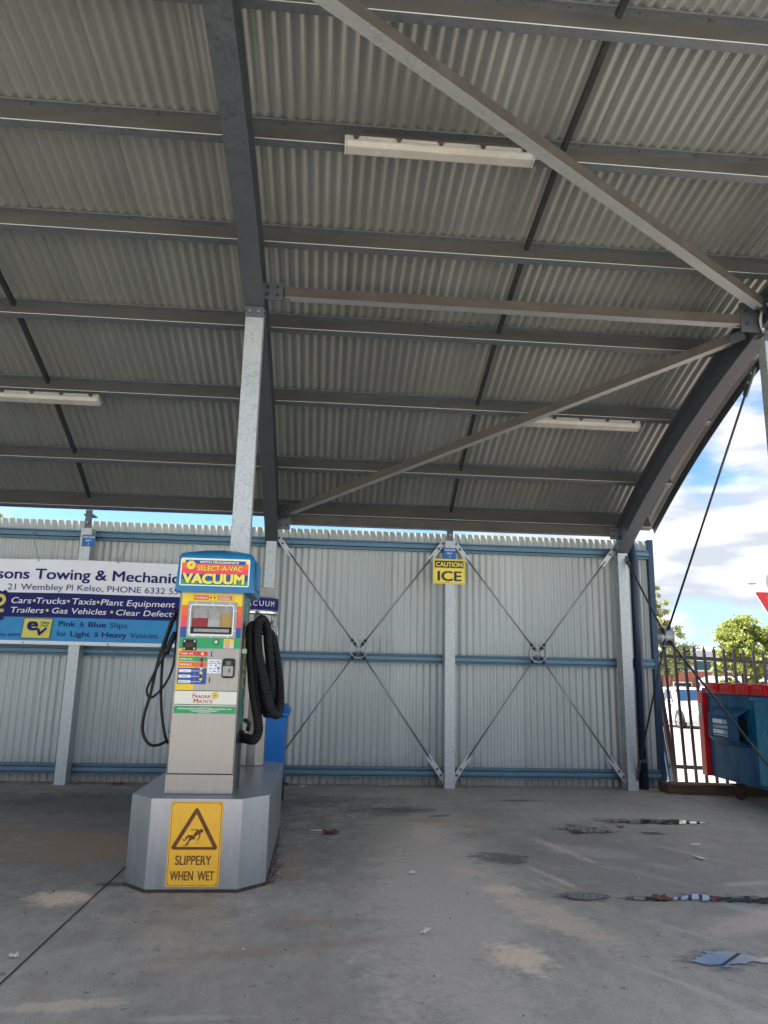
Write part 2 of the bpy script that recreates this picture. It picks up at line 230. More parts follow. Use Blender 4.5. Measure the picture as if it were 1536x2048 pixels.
def rusty(m, sc=9, lo=.6, hi=.7, c=(.085, .036, .02), stretch=(1, 1, .4), top=.85):      # rust and bare scrapes with ragged outlines
    N, L = m.node_tree.nodes, m.node_tree.links.new; b = N['Principled BSDF']; lk = b.inputs['Base Color'].links
    tc = N.new('ShaderNodeTexCoord'); mp = N.new('ShaderNodeMapping'); mp.inputs['Scale'].default_value = stretch; mp.inputs['Location'].default_value = (3.7, 1.9, .4); L(tc.outputs['Object'], mp.inputs[0])
    n = N.new('ShaderNodeTexNoise'); n.inputs['Scale'].default_value = sc; n.inputs['Detail'].default_value = 9; n.inputs['Roughness'].default_value = .72; L(mp.outputs[0], n.inputs[0])
    r = N.new('ShaderNodeMapRange'); r.inputs[1].default_value = lo; r.inputs[2].default_value = hi; r.inputs[4].default_value = top; L(n.outputs[0], r.inputs[0])
    mx = N.new('ShaderNodeMix'); mx.data_type = 'RGBA'; L(r.outputs[0], mx.inputs[0]); mx.inputs[7].default_value = (*c, 1)
    if lk: L(lk[0].from_socket, mx.inputs[6])
    else: mx.inputs[6].default_value = tuple(b.inputs['Base Color'].default_value)
    L(mx.outputs[2], b.inputs['Base Color'])
rusty(M['skip']); rusty(M['skip_f'], 7, .56, .66); rusty(M['skip_f'], 14, .58, .64, (.3, .4, .42), (1, 2.5, .5), .7); rusty(M['sred'], 18, .66, .72, (.25, .12, .1))
rusty(M['syel'], 30, .63, .7, (.55, .3, .1), (1, 1, 1), .5); rusty(M['girt'], 22, .66, .72, (.2, .17, .13), (.3, 1, 1), .6); rusty(M['galv_dk'], 14, .62, .74, (.16, .1, .07), (1, 1, 1), .6); rusty(M['strut'], 10, .6, .75, (.2, .15, .11), (.5, 1, 1), .6)
rusty(M['hood'], 26, .66, .74, (.05, .2, .34), (1, 1, .5), .5); rusty(M['cream'], 16, .62, .72, (.45, .42, .34), (1, 1, .4), .5); rusty(M['lightbody'], 20, .55, .7, (.25, .2, .15)); rusty(M['dif'], 8, .58, .72, (.34, .28, .2), (.5, 2, 2), .6)
rusty(M['steel_b'], 5, .56, .8, (.27, .25, .22), (1, 1, .3), .6); rusty(M['steel'], 6, .58, .8, (.24, .22, .2), (1, 1, .3), .5)
M['water'] = water_mat('puddle_water', (0.075, 0.078, 0.08), .02, .9, 2.42, 2.26); M['pane'] = emitfree_glass('window_pane', (.03, .03, .03), .04, .12)
M['wet'] = water_mat('damp_concrete', (0.06, 0.06, 0.06), .25, .5, 2.6, 2.0, .5)

# ------------------------------------------------------------------ mesh builder
def tag(o, label=None, cat=None, group=None, kind=None):
    for k, v in (('label', label), ('category', cat), ('group', group), ('kind', kind)):
        if v: o[k] = v
    return o
def thing(name, loc, label, cat, group=None):
    o = bpy.data.objects.new(name, None); col.objects.link(o); o.location = loc; o.empty_display_size = .1
    return tag(o, label, cat, group)
def base_of(p):
    v = Vector((0, 0, 0))
    while p: v += p.location; p = p.parent
    return v
class MB:
    def __init__(s): s.v = []; s.f = []; s.m = []; s.s = []
    def add(s, vs_, fs, m, smooth=False):
        k = len(s.v); s.v += [tuple(v) for v in vs_]
        for f in fs: s.f.append(tuple(i + k for i in f)); s.m.append(m); s.s.append(smooth)
        return s
    def box(s, x0, x1, y0, y1, z0, z1, m):
        v = [(x0, y0, z0), (x1, y0, z0), (x1, y1, z0), (x0, y1, z0), (x0, y0, z1), (x1, y0, z1), (x1, y1, z1), (x0, y1, z1)]
        return s.add(v, [(3, 2, 1, 0), (4, 5, 6, 7), (0, 1, 5, 4), (1, 2, 6, 5), (2, 3, 7, 6), (3, 0, 4, 7)], m)
    def hexa(s, v, m):
        return s.add(v, [(3, 2, 1, 0), (4, 5, 6, 7), (0, 1, 5, 4), (1, 2, 6, 5), (2, 3, 7, 6), (3, 0, 4, 7)], m)
    def bar(s, a, b, w, h, m, up=(0, 0, 1), m_side=None):
        a, b = Vector(a), Vector(b); d = (b - a).normalized(); u = Vector(up); x = d.cross(u).normalized(); u = x.cross(d).normalized()
        q = [(-1, -1), (1, -1), (1, 1), (-1, 1)]
        v = [a + x * (i * w / 2) + u * (j * h / 2) for i, j in q] + [b + x * (i * w / 2) + u * (j * h / 2) for i, j in q]
        ms = m_side or m
        s.add(v, [(0, 1, 5, 4)], m); s.add(v, [(1, 2, 6, 5), (3, 0, 4, 7)], ms); s.add(v, [(2, 3, 7, 6), (0, 3, 2, 1), (4, 5, 6, 7)], m); return s
    def prism(s, poly, axis, a, b, m, smooth=False):
        n = len(poly)
        def P(p, t):
            return {0: (t, p[0], p[1]), 1: (p[0], t, p[1]), 2: (p[0], p[1], t)}[axis]
        v = [P(p, a) for p in poly] + [P(p, b) for p in poly]
        s.add(v, [(i, (i + 1) % n, n + (i + 1) % n, n + i) for i in range(n)], m, smooth)
        k = len(s.v) - 2 * n; s.f.append(tuple(k + i for i in reversed(range(n)))); s.m.append(m); s.s.append(False)
        s.f.append(tuple(k + n + i for i in range(n))); s.m.append(m); s.s.append(False); return s
    def tube(s, pts, r, m, seg=10, caps=True, smooth=True):
        pts = [Vector(p) for p in pts]; n = len(pts); rf = r if callable(r) else (lambda i: r)
        t0 = (pts[1] - pts[0]).normalized(); ref = Vector((0, 0, 1)) if abs(t0.z) < .9 else Vector((1, 0, 0)); x = t0.cross(ref).normalized(); v = []
        for i in range(n):
            t = (pts[min(i + 1, n - 1)] - pts[max(i - 1, 0)]).normalized(); x = (x - t * x.dot(t)).normalized(); y = t.cross(x)
            for k in range(seg):
                a = 2 * math.pi * k / seg; v.append(pts[i] + (x * math.cos(a) + y * math.sin(a)) * rf(i))
        s.add(v, [(i * seg + k, i * seg + (k + 1) % seg, (i + 1) * seg + (k + 1) % seg, (i + 1) * seg + k) for i in range(n - 1) for k in range(seg)], m, smooth)
        if caps:
            k = len(s.v) - n * seg
            s.f += [tuple(k + i for i in reversed(range(seg))), tuple(k + (n - 1) * seg + i for i in range(seg))]; s.m += [m, m]; s.s += [False, False]
        return s
    def cyl(s, a, b, r, m, seg=16, r2=None):
        return s.tube([a, b], (lambda i: r if i == 0 else (r2 if r2 is not None else r)), m, seg)
    def lathe(s, prof, c, m, seg=24, axis=2, smooth=True):   # prof: (radius, t)
        v = []
        for (r, t) in prof:
            for k in range(seg):
                a = 2 * math.pi * k / seg; p, q = r * math.cos(a), r * math.sin(a)
                v.append((c[0] + p, c[1] + q, c[2] + t) if axis == 2 else ((c[0] + t, c[1] + p, c[2] + q) if axis == 0 else (c[0] + p, c[1] + t, c[2] + q)))
        n = len(prof)
        return s.add(v, [(i * seg + k, i * seg + (k + 1) % seg, (i + 1) * seg + (k + 1) % seg, (i + 1) * seg + k) for i in range(n - 1) for k in range(seg)], m, smooth)
    def sphere(s, c, r, m, seg=10, ring=6, sc=(1, 1, 1)):
        v = []; f = []
        for i in range(ring + 1):
            th = math.pi * i / ring
            for k in range(seg):
                a = 2 * math.pi * k / seg; v.append((c[0] + r * sc[0] * math.sin(th) * math.cos(a), c[1] + r * sc[1] * math.sin(th) * math.sin(a), c[2] + r * sc[2] * math.cos(th)))
        f = [(i * seg + k, i * seg + (k + 1) % seg, (i + 1) * seg + (k + 1) % seg, (i + 1) * seg + k) for i in range(ring) for k in range(seg)]
        return s.add(v, f, m, True)
    def build(s, name, parent=None, bevel=0, fix=True):
        off = base_of(parent); me = bpy.data.meshes.new(name)
        me.from_pydata([(a - off.x, b - off.y, c - off.z) for a, b, c in s.v], [], s.f)
        mats = []
        for m in s.m:
            if m not in mats: mats.append(m)
        for m in mats: me.materials.append(M[m])
        me.polygons.foreach_set('material_index', [mats.index(m) for m in s.m]); me.polygons.foreach_set('use_smooth', s.s); me.update()
        o = bpy.data.objects.new(name, me); col.objects.link(o)
        if parent: o.parent = parent
        if bevel:
            b = o.modifiers.new('bevel', 'BEVEL'); b.width = bevel; b.segments = 2; b.limit_method = 'ANGLE'; b.angle_limit = R(35)
        return o
def catmull(pts, step):
    pts = [Vector(p) for p in pts]; P = [2 * pts[0] - pts[1]] + pts + [2 * pts[-1] - pts[-2]]; o = []
    for i in range(1, len(P) - 2):
        n = max(2, int((P[i + 1] - P[i]).length / step))
        for k in range(n):
            t = k / n; a, b, c, d = P[i - 1:i + 3]
            o.append(.5 * ((2 * b) + (c - a) * t + (2 * a - 5 * b + 4 * c - d) * t * t + (3 * b - a - 3 * c + d) * t ** 3))
    o.append(pts[-1]); return o
def rrect(x0, z0, x1, z1, r, n=5):
    p = []
    for cx, cz, a0 in ((x1 - r, z1 - r, 0), (x0 + r, z1 - r, 90), (x0 + r, z0 + r, 180), (x1 - r, z0 + r, 270)):
        for k in range(n + 1): a = R(a0 + 90 * k / n); p.append((cx + r * math.cos(a), cz + r * math.sin(a)))
    return p
_tc = {}
def text_mesh(s, bold):
    if (s, bold) in _tc: return _tc[(s, bold)]
    c = bpy.data.curves.new('lettering', 'FONT'); c.body = s; c.size = 1; c.offset = bold; c.resolution_u = 4; o = bpy.data.objects.new('lettering', c)
    me = o.to_mesh(); v = [tuple(x.co) for x in me.vertices]; f = [tuple(p.vertices) for p in me.polygons]; o.to_mesh_clear()
    bpy.data.objects.remove(o); bpy.data.curves.remove(c); _tc[(s, bold)] = (v, f); return v, f
class Sign(MB):
    """flat printed face looking towards -Y; (x, z) are measured from (ox, oz); layers stand 0.5 mm proud of each other"""
    def __init__(s, ox, oy, oz, lay=.0006, fn=None): super().__init__(); s.o = (ox, oy, oz); s.lay = lay; s.fn = fn or (lambda x, z, y: (x, y, z))
    def T(s, x, z, l): return s.fn(s.o[0] + x, s.o[2] + z, s.o[1] - l * s.lay)
    def poly(s, pts, m, l=1): return s.add([s.T(x, z, l) for x, z in pts], [tuple(range(len(pts)))], m)
    def rect(s, x0, z0, x1, z1, m, l=1): return s.poly([(x0, z0), (x1, z0), (x1, z1), (x0, z1)], m, l)
    def rr(s, x0, z0, x1, z1, r, m, l=1): return s.poly(rrect(x0, z0, x1, z1, r), m, l)
    def disc(s, x, z, r, m, l=1, n=16, sx=1): return s.poly([(x + sx * r * math.cos(2 * math.pi * k / n), z + r * math.sin(2 * math.pi * k / n)) for k in range(n)], m, l)
    def line(s, x0, z0, x1, z1, w, m, l=1):
        d = Vector((x1 - x0, z1 - z0)).normalized() * w / 2; n = (-d.y, d.x)
        return s.poly([(x0 - n[0], z0 - n[1]), (x1 - n[0], z1 - n[1]), (x1 + n[0], z1 + n[1]), (x0 + n[0], z0 + n[1])], m, l)
    def grid(s, x0, z0, x1, z1, m, l, nx, nz):
        v = [s.T(x0 + (x1 - x0) * i / nx, z0 + (z1 - z0) * j / nz, l) for j in range(nz + 1) for i in range(nx + 1)]
        return s.add(v, [(j * (nx + 1) + i, j * (nx + 1) + i + 1, (j + 1) * (nx + 1) + i + 1, (j + 1) * (nx + 1) + i) for j in range(nz) for i in range(nx)], m, True)
    def quad(s, A, m, l, n=12):
        v = []
        for j in range(n + 1):
            for i in range(n + 1):
                a, b = i / n, j / n; v.append(s.T((A[0][0] * (1 - a) + A[1][0] * a) * (1 - b) + (A[3][0] * (1 - a) + A[2][0] * a) * b, A[0][1] * (1 - b) + A[3][1] * b, l))
        return s.add(v, [(j * (n + 1) + i, j * (n + 1) + i + 1, (j + 1) * (n + 1) + i + 1, (j + 1) * (n + 1) + i) for j in range(n) for i in range(n)], m, True)
    def text(s, t, x0, x1, zb, cap, m, l=2, bold=0.0, shear=0.0):
        v, f = text_mesh(t, 0); a = min(p[0] for p in v); b = max(p[0] for p in v); sz = cap / .73; w = bold * sz; sx = (x1 - x0 - 2 * w) / (b - a)
        offs = [(0, 0)] if bold <= 0 else [(-1, -.5), (1, -.5), (-1, .5), (1, .5), (0, 0)] if bold < .04 else [(-1, -.6), (1, -.6), (-1, .6), (1, .6), (0, 0), (-.5, .3), (.5, -.3), (-.5, -.3), (.5, .3)]
        for q, (ax, az) in enumerate(offs):
            out = []
            for p in v:
                z = p[1] * sz + az * w; x = x0 + w + (p[0] - a) * sx + ax * w + shear * z; out.append(s.T(x, zb + z, l + .04 * q))
            s.add(out, f, m)
        return s
    def plate(s, pts, th, m):   # solid back plate, front face at layer 0
        n = len(pts); v = [s.T(x, z, 0) for x, z in pts]; v += [(p[0], p[1] + th, p[2]) for p in v]
        s.add(v, [tuple(range(n)), tuple(range(2 * n - 1, n - 1, -1))] + [(i, n + i, n + (i + 1) % n, (i + 1) % n) for i in range(n)], m); return s

# ------------------------------------------------------------------ the setting: ground
def ground():
    b = MB(); xs = [-400, -40, -10, 3.9, 12, 25, 60, 400]; ys = [-60, -15, 0, 8.95, 20, 30, 60, 400]
    ys = [-60, -15, 0, 8.95]; zf = lambda y: -.03 if y < 9 else (-.03 - .0325 * (min(y, 30) - 9))
    v = [(x, y, zf(y)) for y in ys for x in xs]; n = len(xs)
    b.add(v, [(j * n + i, j * n + i + 1, (j + 1) * n + i + 1, (j + 1) * n + i) for j in range(len(ys) - 1) for i in range(n - 1)], 'road')
    tag(b.build('ground'), kind='structure')
    b = MB(); ys = [8.95, 20, 30, 60, 400]; v = [(x, y, zf(y)) for y in ys for x in xs]
    b.add(v, [(j * n + i, j * n + i + 1, (j + 1) * n + i + 1, (j + 1) * n + i) for j in range(len(ys) - 1) for i in range(n - 1)], 'street'); tag(b.build('road'), kind='structure')
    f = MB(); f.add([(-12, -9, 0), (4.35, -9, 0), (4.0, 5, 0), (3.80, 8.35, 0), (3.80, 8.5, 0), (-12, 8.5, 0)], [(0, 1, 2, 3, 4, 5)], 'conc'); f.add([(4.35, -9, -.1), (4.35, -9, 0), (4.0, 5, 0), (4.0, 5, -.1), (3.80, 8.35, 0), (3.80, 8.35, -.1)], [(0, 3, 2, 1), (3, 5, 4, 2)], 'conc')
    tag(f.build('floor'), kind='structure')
    p = MB(); p.add([(4.36, -9, -.006), (14, -9, -.006), (14, 8.7, -.02), (3.81, 8.7, -.006), (3.81, 8.35, -.006), (4.01, 5, -.006)], [(0, 1, 2, 3, 4, 5)], 'pave')
    tag(p.build('pavement'), kind='structure')
    j = MB(); pts = [(-1.22, -2.0), (-1.178, 3.0), (-1.165, 3.7), (-1.142, 4.83), (-1.12, 6.2), (-1.09, 8.35)]
    for (x0, y0), (x1, y1) in zip(pts, pts[1:]):
        j.add([(x0 - .004, y0, .004), (x0 + .004, y0, .004), (x1 + .004, y1, .004), (x1 - .004, y1, .004)], [(0, 1, 2, 3)], 'joint')
    tag(j.build('floor_joint'), kind='structure')
ground()
def puddle(cx, cy, rx, ry, ang, seed, m='water'):
    b = MB(); n = 40; rx *= 1.25; ry *= 1.35; P = [(rx * math.cos(2 * math.pi * k / n), ry * math.sin(2 * math.pi * k / n)) for k in range(n)]
    b.add([(cx + x * math.cos(ang) - y * math.sin(ang), cy + x * math.sin(ang) + y * math.cos(ang), .004 + .0003 * (seed % 5) - (.002 if m == 'wet' else 0)) for x, y in P], [tuple(range(n))], m); tag(b.build('puddle'), kind='structure')
    if m == 'water': puddle(cx - .02, cy + .005, rx * 1.0, ry * 1.1, ang, seed + 40, 'wet')
for i, a in enumerate([(2.75, 6.45, .42, .085, -.04, 1), (3.05, 6.42, .24, .08, 0, 12), (2.15, 6.1, .2, .12, .1, 2), (1.24, 5.18, .22, .17, -.1, 3, 'wet'), (1.52, 4.34, .17, .055, -.05, 4), (1.9, 4.29, .16, .035, 0, 5), (2.22, 4.31, .13, .06, 0, 6), (2.5, 4.27, .28, .055, -.05, 7),
                       (1.82, 3.42, .17, .085, -.3, 8), (.78, 6.9, .3, .12, 0, 9, 'wet'), (1.95, 7.45, .3, .05, 0, 10, 'wet'), (2.62, 5.98, .13, .05, 0, 11, 'wet'), (1.05, 6.65, .12, .05, .3, 13, 'wet'), (2.95, 4.55, .16, .07, 0, 14), (-1.1, 4.58, .13, .04, 0, 15, 'wet')]): puddle(*a)

# ------------------------------------------------------------------ canopy
YC, ZC, RB = 2.407, -6.611, 10.829
def arc(r, a): return (YC + r * math.sin(a), ZC + r * math.cos(a))
PA = [R(a) for a in (31.0, 27.5, 22.5, 17.7, 12.95, 8.4, 3.8, -.9)]     # purlin angles along the vault
A_EAVE, A_FRONT = R(32.1), R(-1.7)
canopy = thing('canopy', (1.4, 5.2, 0), 'vaulted corrugated iron canopy on galvanised rafters, purlins and two steel columns', 'canopy')
def arc_sweep(b, sec, angs, m):     # sec: (x, r) closed polygon
    n = len(sec); v = [(x, *arc(r, a)) for a in angs for x, r in sec]
    b.add(v, [(i * n + k, i * n + (k + 1) % n, (i + 1) * n + (k + 1) % n, (i + 1) * n + k) for i in range(len(angs) - 1) for k in range(n)], m)
    b.f += [tuple(len(b.v) - len(v) + k for k in range(n)), tuple(len(b.v) - n + k for k in reversed(range(n)))]; b.m += [m, m]; b.s += [False, False]
def roof():
    b = MB(); x0, x1, p = -17, 3.9, .0762; per = 8; nx = int((x1 - x0) / p * per); angs = [A_FRONT + (A_EAVE - A_FRONT) * i / 40 for i in range(41)]; prof = []
    for i in range(nx + 1):
        x = x1 - i * p / per; w = i / per; lap = .0025 if (int(w) // 10) % 2 else 0
        if i % (per * 10) == 0 and i: prof.append((x, RB + .272 + .1525 + .009 + .0105 * math.cos(2 * math.pi * w) + (.0025 - lap)))
        prof.append((x, RB + .272 + .1525 + .009 + .0105 * math.cos(2 * math.pi * w) + lap))
    n = len(prof); v = [(x, *arc(r, a)) for a in angs for x, r in prof]
    b.add(v, [(j * n + i, j * n + i + 1, (j + 1) * n + i + 1, (j + 1) * n + i) for j in range(len(angs) - 1) for i in range(n - 1)], 'roof', True)
    b.build('roof_sheet', canopy)
    b = MB(); rs = RB + .272 + .1525 + .009; arc_sweep(b, list(reversed([(3.895, rs - .075), (3.9, rs - .075), (3.9, rs + .03), (3.75, rs + .03), (3.75, rs + .026), (3.895, rs + .026)])), angs, 'galv_dk'); b.build('barge_flashing', canopy)
roof()
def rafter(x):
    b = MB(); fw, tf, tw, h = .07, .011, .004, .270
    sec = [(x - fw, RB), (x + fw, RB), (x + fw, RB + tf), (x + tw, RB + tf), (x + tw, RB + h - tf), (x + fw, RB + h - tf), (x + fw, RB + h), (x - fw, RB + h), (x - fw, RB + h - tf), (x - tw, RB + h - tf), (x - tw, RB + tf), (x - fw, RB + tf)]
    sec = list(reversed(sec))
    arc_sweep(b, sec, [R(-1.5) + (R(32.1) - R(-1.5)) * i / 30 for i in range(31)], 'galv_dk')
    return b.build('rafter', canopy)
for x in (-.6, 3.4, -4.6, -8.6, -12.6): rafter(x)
def local_frame(a):    # along-arc tangent (towards the eave) and radial direction in YZ
    return (math.cos(a), -math.sin(a)), (math.sin(a), math.cos(a))
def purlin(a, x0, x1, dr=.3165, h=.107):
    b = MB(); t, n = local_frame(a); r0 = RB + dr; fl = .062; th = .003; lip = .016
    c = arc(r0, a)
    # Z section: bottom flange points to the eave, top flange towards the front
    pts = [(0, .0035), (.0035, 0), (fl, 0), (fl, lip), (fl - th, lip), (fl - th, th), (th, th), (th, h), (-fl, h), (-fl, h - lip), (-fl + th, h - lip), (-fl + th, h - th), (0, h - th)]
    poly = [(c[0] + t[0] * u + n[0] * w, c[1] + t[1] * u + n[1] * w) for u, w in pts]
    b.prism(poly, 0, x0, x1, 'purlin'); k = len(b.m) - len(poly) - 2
    b.m[k + 12] = b.m[k + 6] = 'web'; b.m[k] = 'strut'  # web shade and a light corner highlight are put into the colour
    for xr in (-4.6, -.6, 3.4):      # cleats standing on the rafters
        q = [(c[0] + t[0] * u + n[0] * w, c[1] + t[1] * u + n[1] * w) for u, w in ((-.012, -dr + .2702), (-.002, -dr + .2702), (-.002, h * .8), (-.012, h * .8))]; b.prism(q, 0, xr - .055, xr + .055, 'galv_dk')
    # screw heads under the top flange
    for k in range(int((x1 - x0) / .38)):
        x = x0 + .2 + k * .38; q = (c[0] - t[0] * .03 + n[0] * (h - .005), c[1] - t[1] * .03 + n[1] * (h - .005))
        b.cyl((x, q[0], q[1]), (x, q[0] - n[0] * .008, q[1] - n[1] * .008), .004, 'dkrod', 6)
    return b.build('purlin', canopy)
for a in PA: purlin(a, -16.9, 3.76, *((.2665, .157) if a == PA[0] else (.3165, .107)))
for x in (1.4, -2.6):
    for a0, a1 in zip(PA[1:], PA):
        b = MB(); r = RB + .272 + .07; d = .006; pa, pb = arc(r, a0 + d * .5), arc(r, a1 - d)
        b.bar((x, *pa), (x, *pb), .03, .045, 'dkrod'); b.box(x - .03, x + .03, pa[0] - .012, pa[0] + .012, pa[1] - .008, pa[1] + .03, 'dkrod'); b.build('bridging_bar', canopy)
def strut(a, b_, w=.077, up=(0, 0, 1)):
    b = MB(); a, b_ = Vector(a), Vector(b_); d = (b_ - a).normalized(); b.bar(a + d * .16, b_ - d * .12, w, w, 'strut', up, 'side_brown')  # side faces browner and darker than top and bottom
    for p, q in ((a, a + d * .2), (b_ - d * .16, b_)): b.bar(p, q, .012, w * 1.15, 'galv_dk', up)
    for q in (a + d * .05, a + d * .12): b.cyl(q - Vector((0, .016, 0)), q + Vector((0, .016, 0)), .012, 'dkrod', 6)
    o = b.build('strut', canopy); v = o.modifiers.new('edge', 'BEVEL'); v.width = .007; v.segments = 1; v.limit_method = 'ANGLE'; v.angle_limit = R(60); v.material = [m.name for m in o.data.materials].index('galvanised_strut'); return o  # bevel faces take the lighter steel, a painted edge highlight
strut((-.54, 5.16, 3.975), (3.34, 5.16, 3.975))
strut((-.54, 2.62, 4.34), (3.36, 5.04, 4.03))
strut((-.53, 7.96, 2.84), (3.34, 5.32, 3.95))
strut((-.53, 8.06, 2.812), (3.34, 8.06, 2.812), .095)
strut((-4.54, 8.07, 2.775), (-.67, 8.07, 2.775), .08) if False else None
def gusset(x, y, z, w, h):
    b = MB(); b.box(x - w, x + w, y - .006, y + .006, z - h, z + h, 'galv_dk')
    for i in (-.5, .5):
        for k in (-.45, .45): b.cyl((x + i * w, y - .018, z + k * h), (x + i * w, y + .01, z + k * h), .011, 'dkrod', 6)
    b.build('gusset_plate', canopy)
gusset(-.47, 5.12, 3.97, .075, .07); gusset(3.28, 5.12, 3.99, .09, .12); gusset(-.47, 8.03, 2.79, .07, .09); gusset(3.29, 8.03, 2.79, .07, .07)
def column(x, z0, z1, y=5.22):
    b = MB(); w, d = .067, .05
    b.prism([(x - w, y - d), (x + w, y - d), (x + w, y + d), (x - w, y + d)], 2, z0, z1 - .02, 'galv'); c = b.build('column', canopy, .006)
    p = MB(); p.box(x - w - .002, x + w + .002, y - d - .012, y - d - .002, z1 - .07, z1 + .012, 'galv_dk'); p.box(x - w - .015, x + w + .015, y - d - .002, y + d + .01, z1 - .019, z1 - .006, 'galv_dk')
    for i in (-.032, .032): p.cyl((x + i, y - d - .012, z1 - .03), (x + i, y - d - .026, z1 - .03), .013, 'rod', 6)
    p.build('cap_plate', c)
column(-.6, .484, 3.845); column(3.408, .0, 3.845, 5.115)
# rod brace in the end frame
RY, RZ, RX = 7.25, 1.60, 3.44
def rod_end(b, p, q, L=.2, w=.05):    # flat cleat with bolts at p pointing to q
    p, q = Vector(p), Vector(q); d = (q - p).normalized(); e = p + d * L
    b.bar(p - d * .05, e, .012, w, 'strut', (1, 0, 0) if abs(d.x) < .2 else (0, 1, 0))
    return e
def brace_end():
    ends = [(8.17, 2.56), (5.3, .32), (8.12, .16), (5.42, 3.66)]
    ring = MB(); ring.lathe([(.1, -.045), (.1, .045), (.09, .045), (.09, -.045), (.1, -.045)], (RX, RY, RZ), 'rod', 32, 0); ring.build('brace_ring', canopy)
    for y, z in ends:
        d = Vector((0, RY - y, RZ - z)).normalized(); p = Vector((RX, y, z)); b = MB()
        q = Vector((RX, RY, RZ)) - d * .03; b.cyl(p + d * .1, q, .0105, 'dkrod', 8); b.cyl(q - d * .1, q - d * .066, .019, 'dkrod', 6); b.cyl(q - d * .052, q - d * .022, .019, 'dkrod', 6); b.build('brace_rod', canopy)
        c = MB(); n = Vector((0, -d.z, d.y)) * .028
        a, e = p - d * .05, p + d * .2; x = Vector((.007, 0, 0)); c.hexa([a - n - x, a - n + x, a + n + x, a + n - x, e - n - x, e - n + x, e + n + x, e + n - x], 'galv_dk')
        for t in (.0, .08): c.cyl(p + d * t - x * 3, p + d * t + x * 3, .013, 'rod', 6)
        c.build('brace_cleat', canopy)
brace_end()
cd = MB(); cd.tube(catmull([(3.47, 5.12, 2.6), (3.47, 5.12, 3.55), (3.44, 5.1, 3.75), (3.36, 5.08, 3.84), (3.33, 5.08, 3.94), (3.36, 5.07, 4.05), (3.45, 5.05, 4.12), (3.6, 5.0, 4.15)], .02), .0115, 'conduit', 8); cd.build('conduit', canopy)

# ------------------------------------------------------------------ corrugated wall
wall = thing('corrugated_wall', (0, 8.35, 0), 'tall grey corrugated steel wall with blue girts, galvanised posts and crossed tie rods', 'wall')
def cladding():
    b = MB(); x0, x1, p, per = -17.0, 3.83, .0762, 8; nx = int((x1 - x0) / p * per); prof = []; zs = [-.02, .9, 1.8, 2.785]
    for i in range(nx + 1):
        x = x1 - i * p / per; w = i / per; lap = .0025 if (int(w) // 10) % 2 else 0
        if i % (per * 10) == 0 and i: prof.append((x, 8.4 + .0098 * math.cos(2 * math.pi * w) + (.0025 - lap)))
        prof.append((x, 8.4 + .0098 * math.cos(2 * math.pi * w) + lap))
    n = len(prof); v = [(x, y, z) for z in zs for x, y in prof]
    b.add(v, [(j * n + i, j * n + i + 1, (j + 1) * n + i + 1, (j + 1) * n + i) for j in range(len(zs) - 1) for i in range(n - 1)], 'wall', True); b.build('cladding', wall)
cladding()
POSTX = (-4.6, -2.6, -.6, 1.4, 3.4)
def girt(x0, x1, zt):
    b = MB(); y = 8.386; P = [(y, 0), (8.318, 0), (8.318, -.013), (8.338, -.019), (8.338, -.027), (8.3, -.035), (8.3, -.072), (8.338, -.08), (8.338, -.088), (8.318, -.094), (8.318, -.104), (y, -.104)]
    b.prism([(u, zt + w) for u, w in reversed(P)], 0, x0, x1, 'girt')
    k = 0; x = x0 + .22
    while x < x1 - .1: b.cyl((x, 8.302, zt - .053), (x, 8.295, zt - .053), .005, 'dkrod', 6); x += .38 + .06 * (k % 2); k += 1
    b.build('girt', wall)
for zt in (2.662, 1.397, .19):
    for xa, xb in [(-16.9, -4.66)] + [(POSTX[i], POSTX[i + 1]) for i in range(4)] + [(3.401, 3.79)]: girt(xa, xb, zt)
for x in (-4.6, -2.6, 1.4):
    b = MB(); b.prism([(x - .057, 8.13), (x + .057, 8.13), (x + .057, 8.298), (x - .057, 8.298)], 2, .0, 2.66, 'galv'); p = b.build('post', wall, .005)
    c = MB(); c.box(x - .035, x + .035, 8.15, 8.165, 2.6, 2.86, 'galv_dk'); c.box(x - .05, x + .05, 8.14, 8.30, 2.80, 2.815, 'galv_dk'); c.cyl((x, 8.12, 2.72), (x, 8.165, 2.72), .016, 'rod', 6); c.build('post_bracket', p)
def hpost(x):
    b = MB(); P = [(x - .057, 8.13), (x + .057, 8.13), (x + .057, 8.139), (x + .0035, 8.139), (x + .0035, 8.289), (x + .057, 8.289), (x + .057, 8.298), (x - .057, 8.298), (x - .057, 8.289), (x - .0035, 8.289), (x - .0035, 8.139), (x - .057, 8.139)]
    b.prism(P, 2, .0, 2.62, 'galv'); return b.build('post', wall)
hpost(-.6); hpost(3.4)
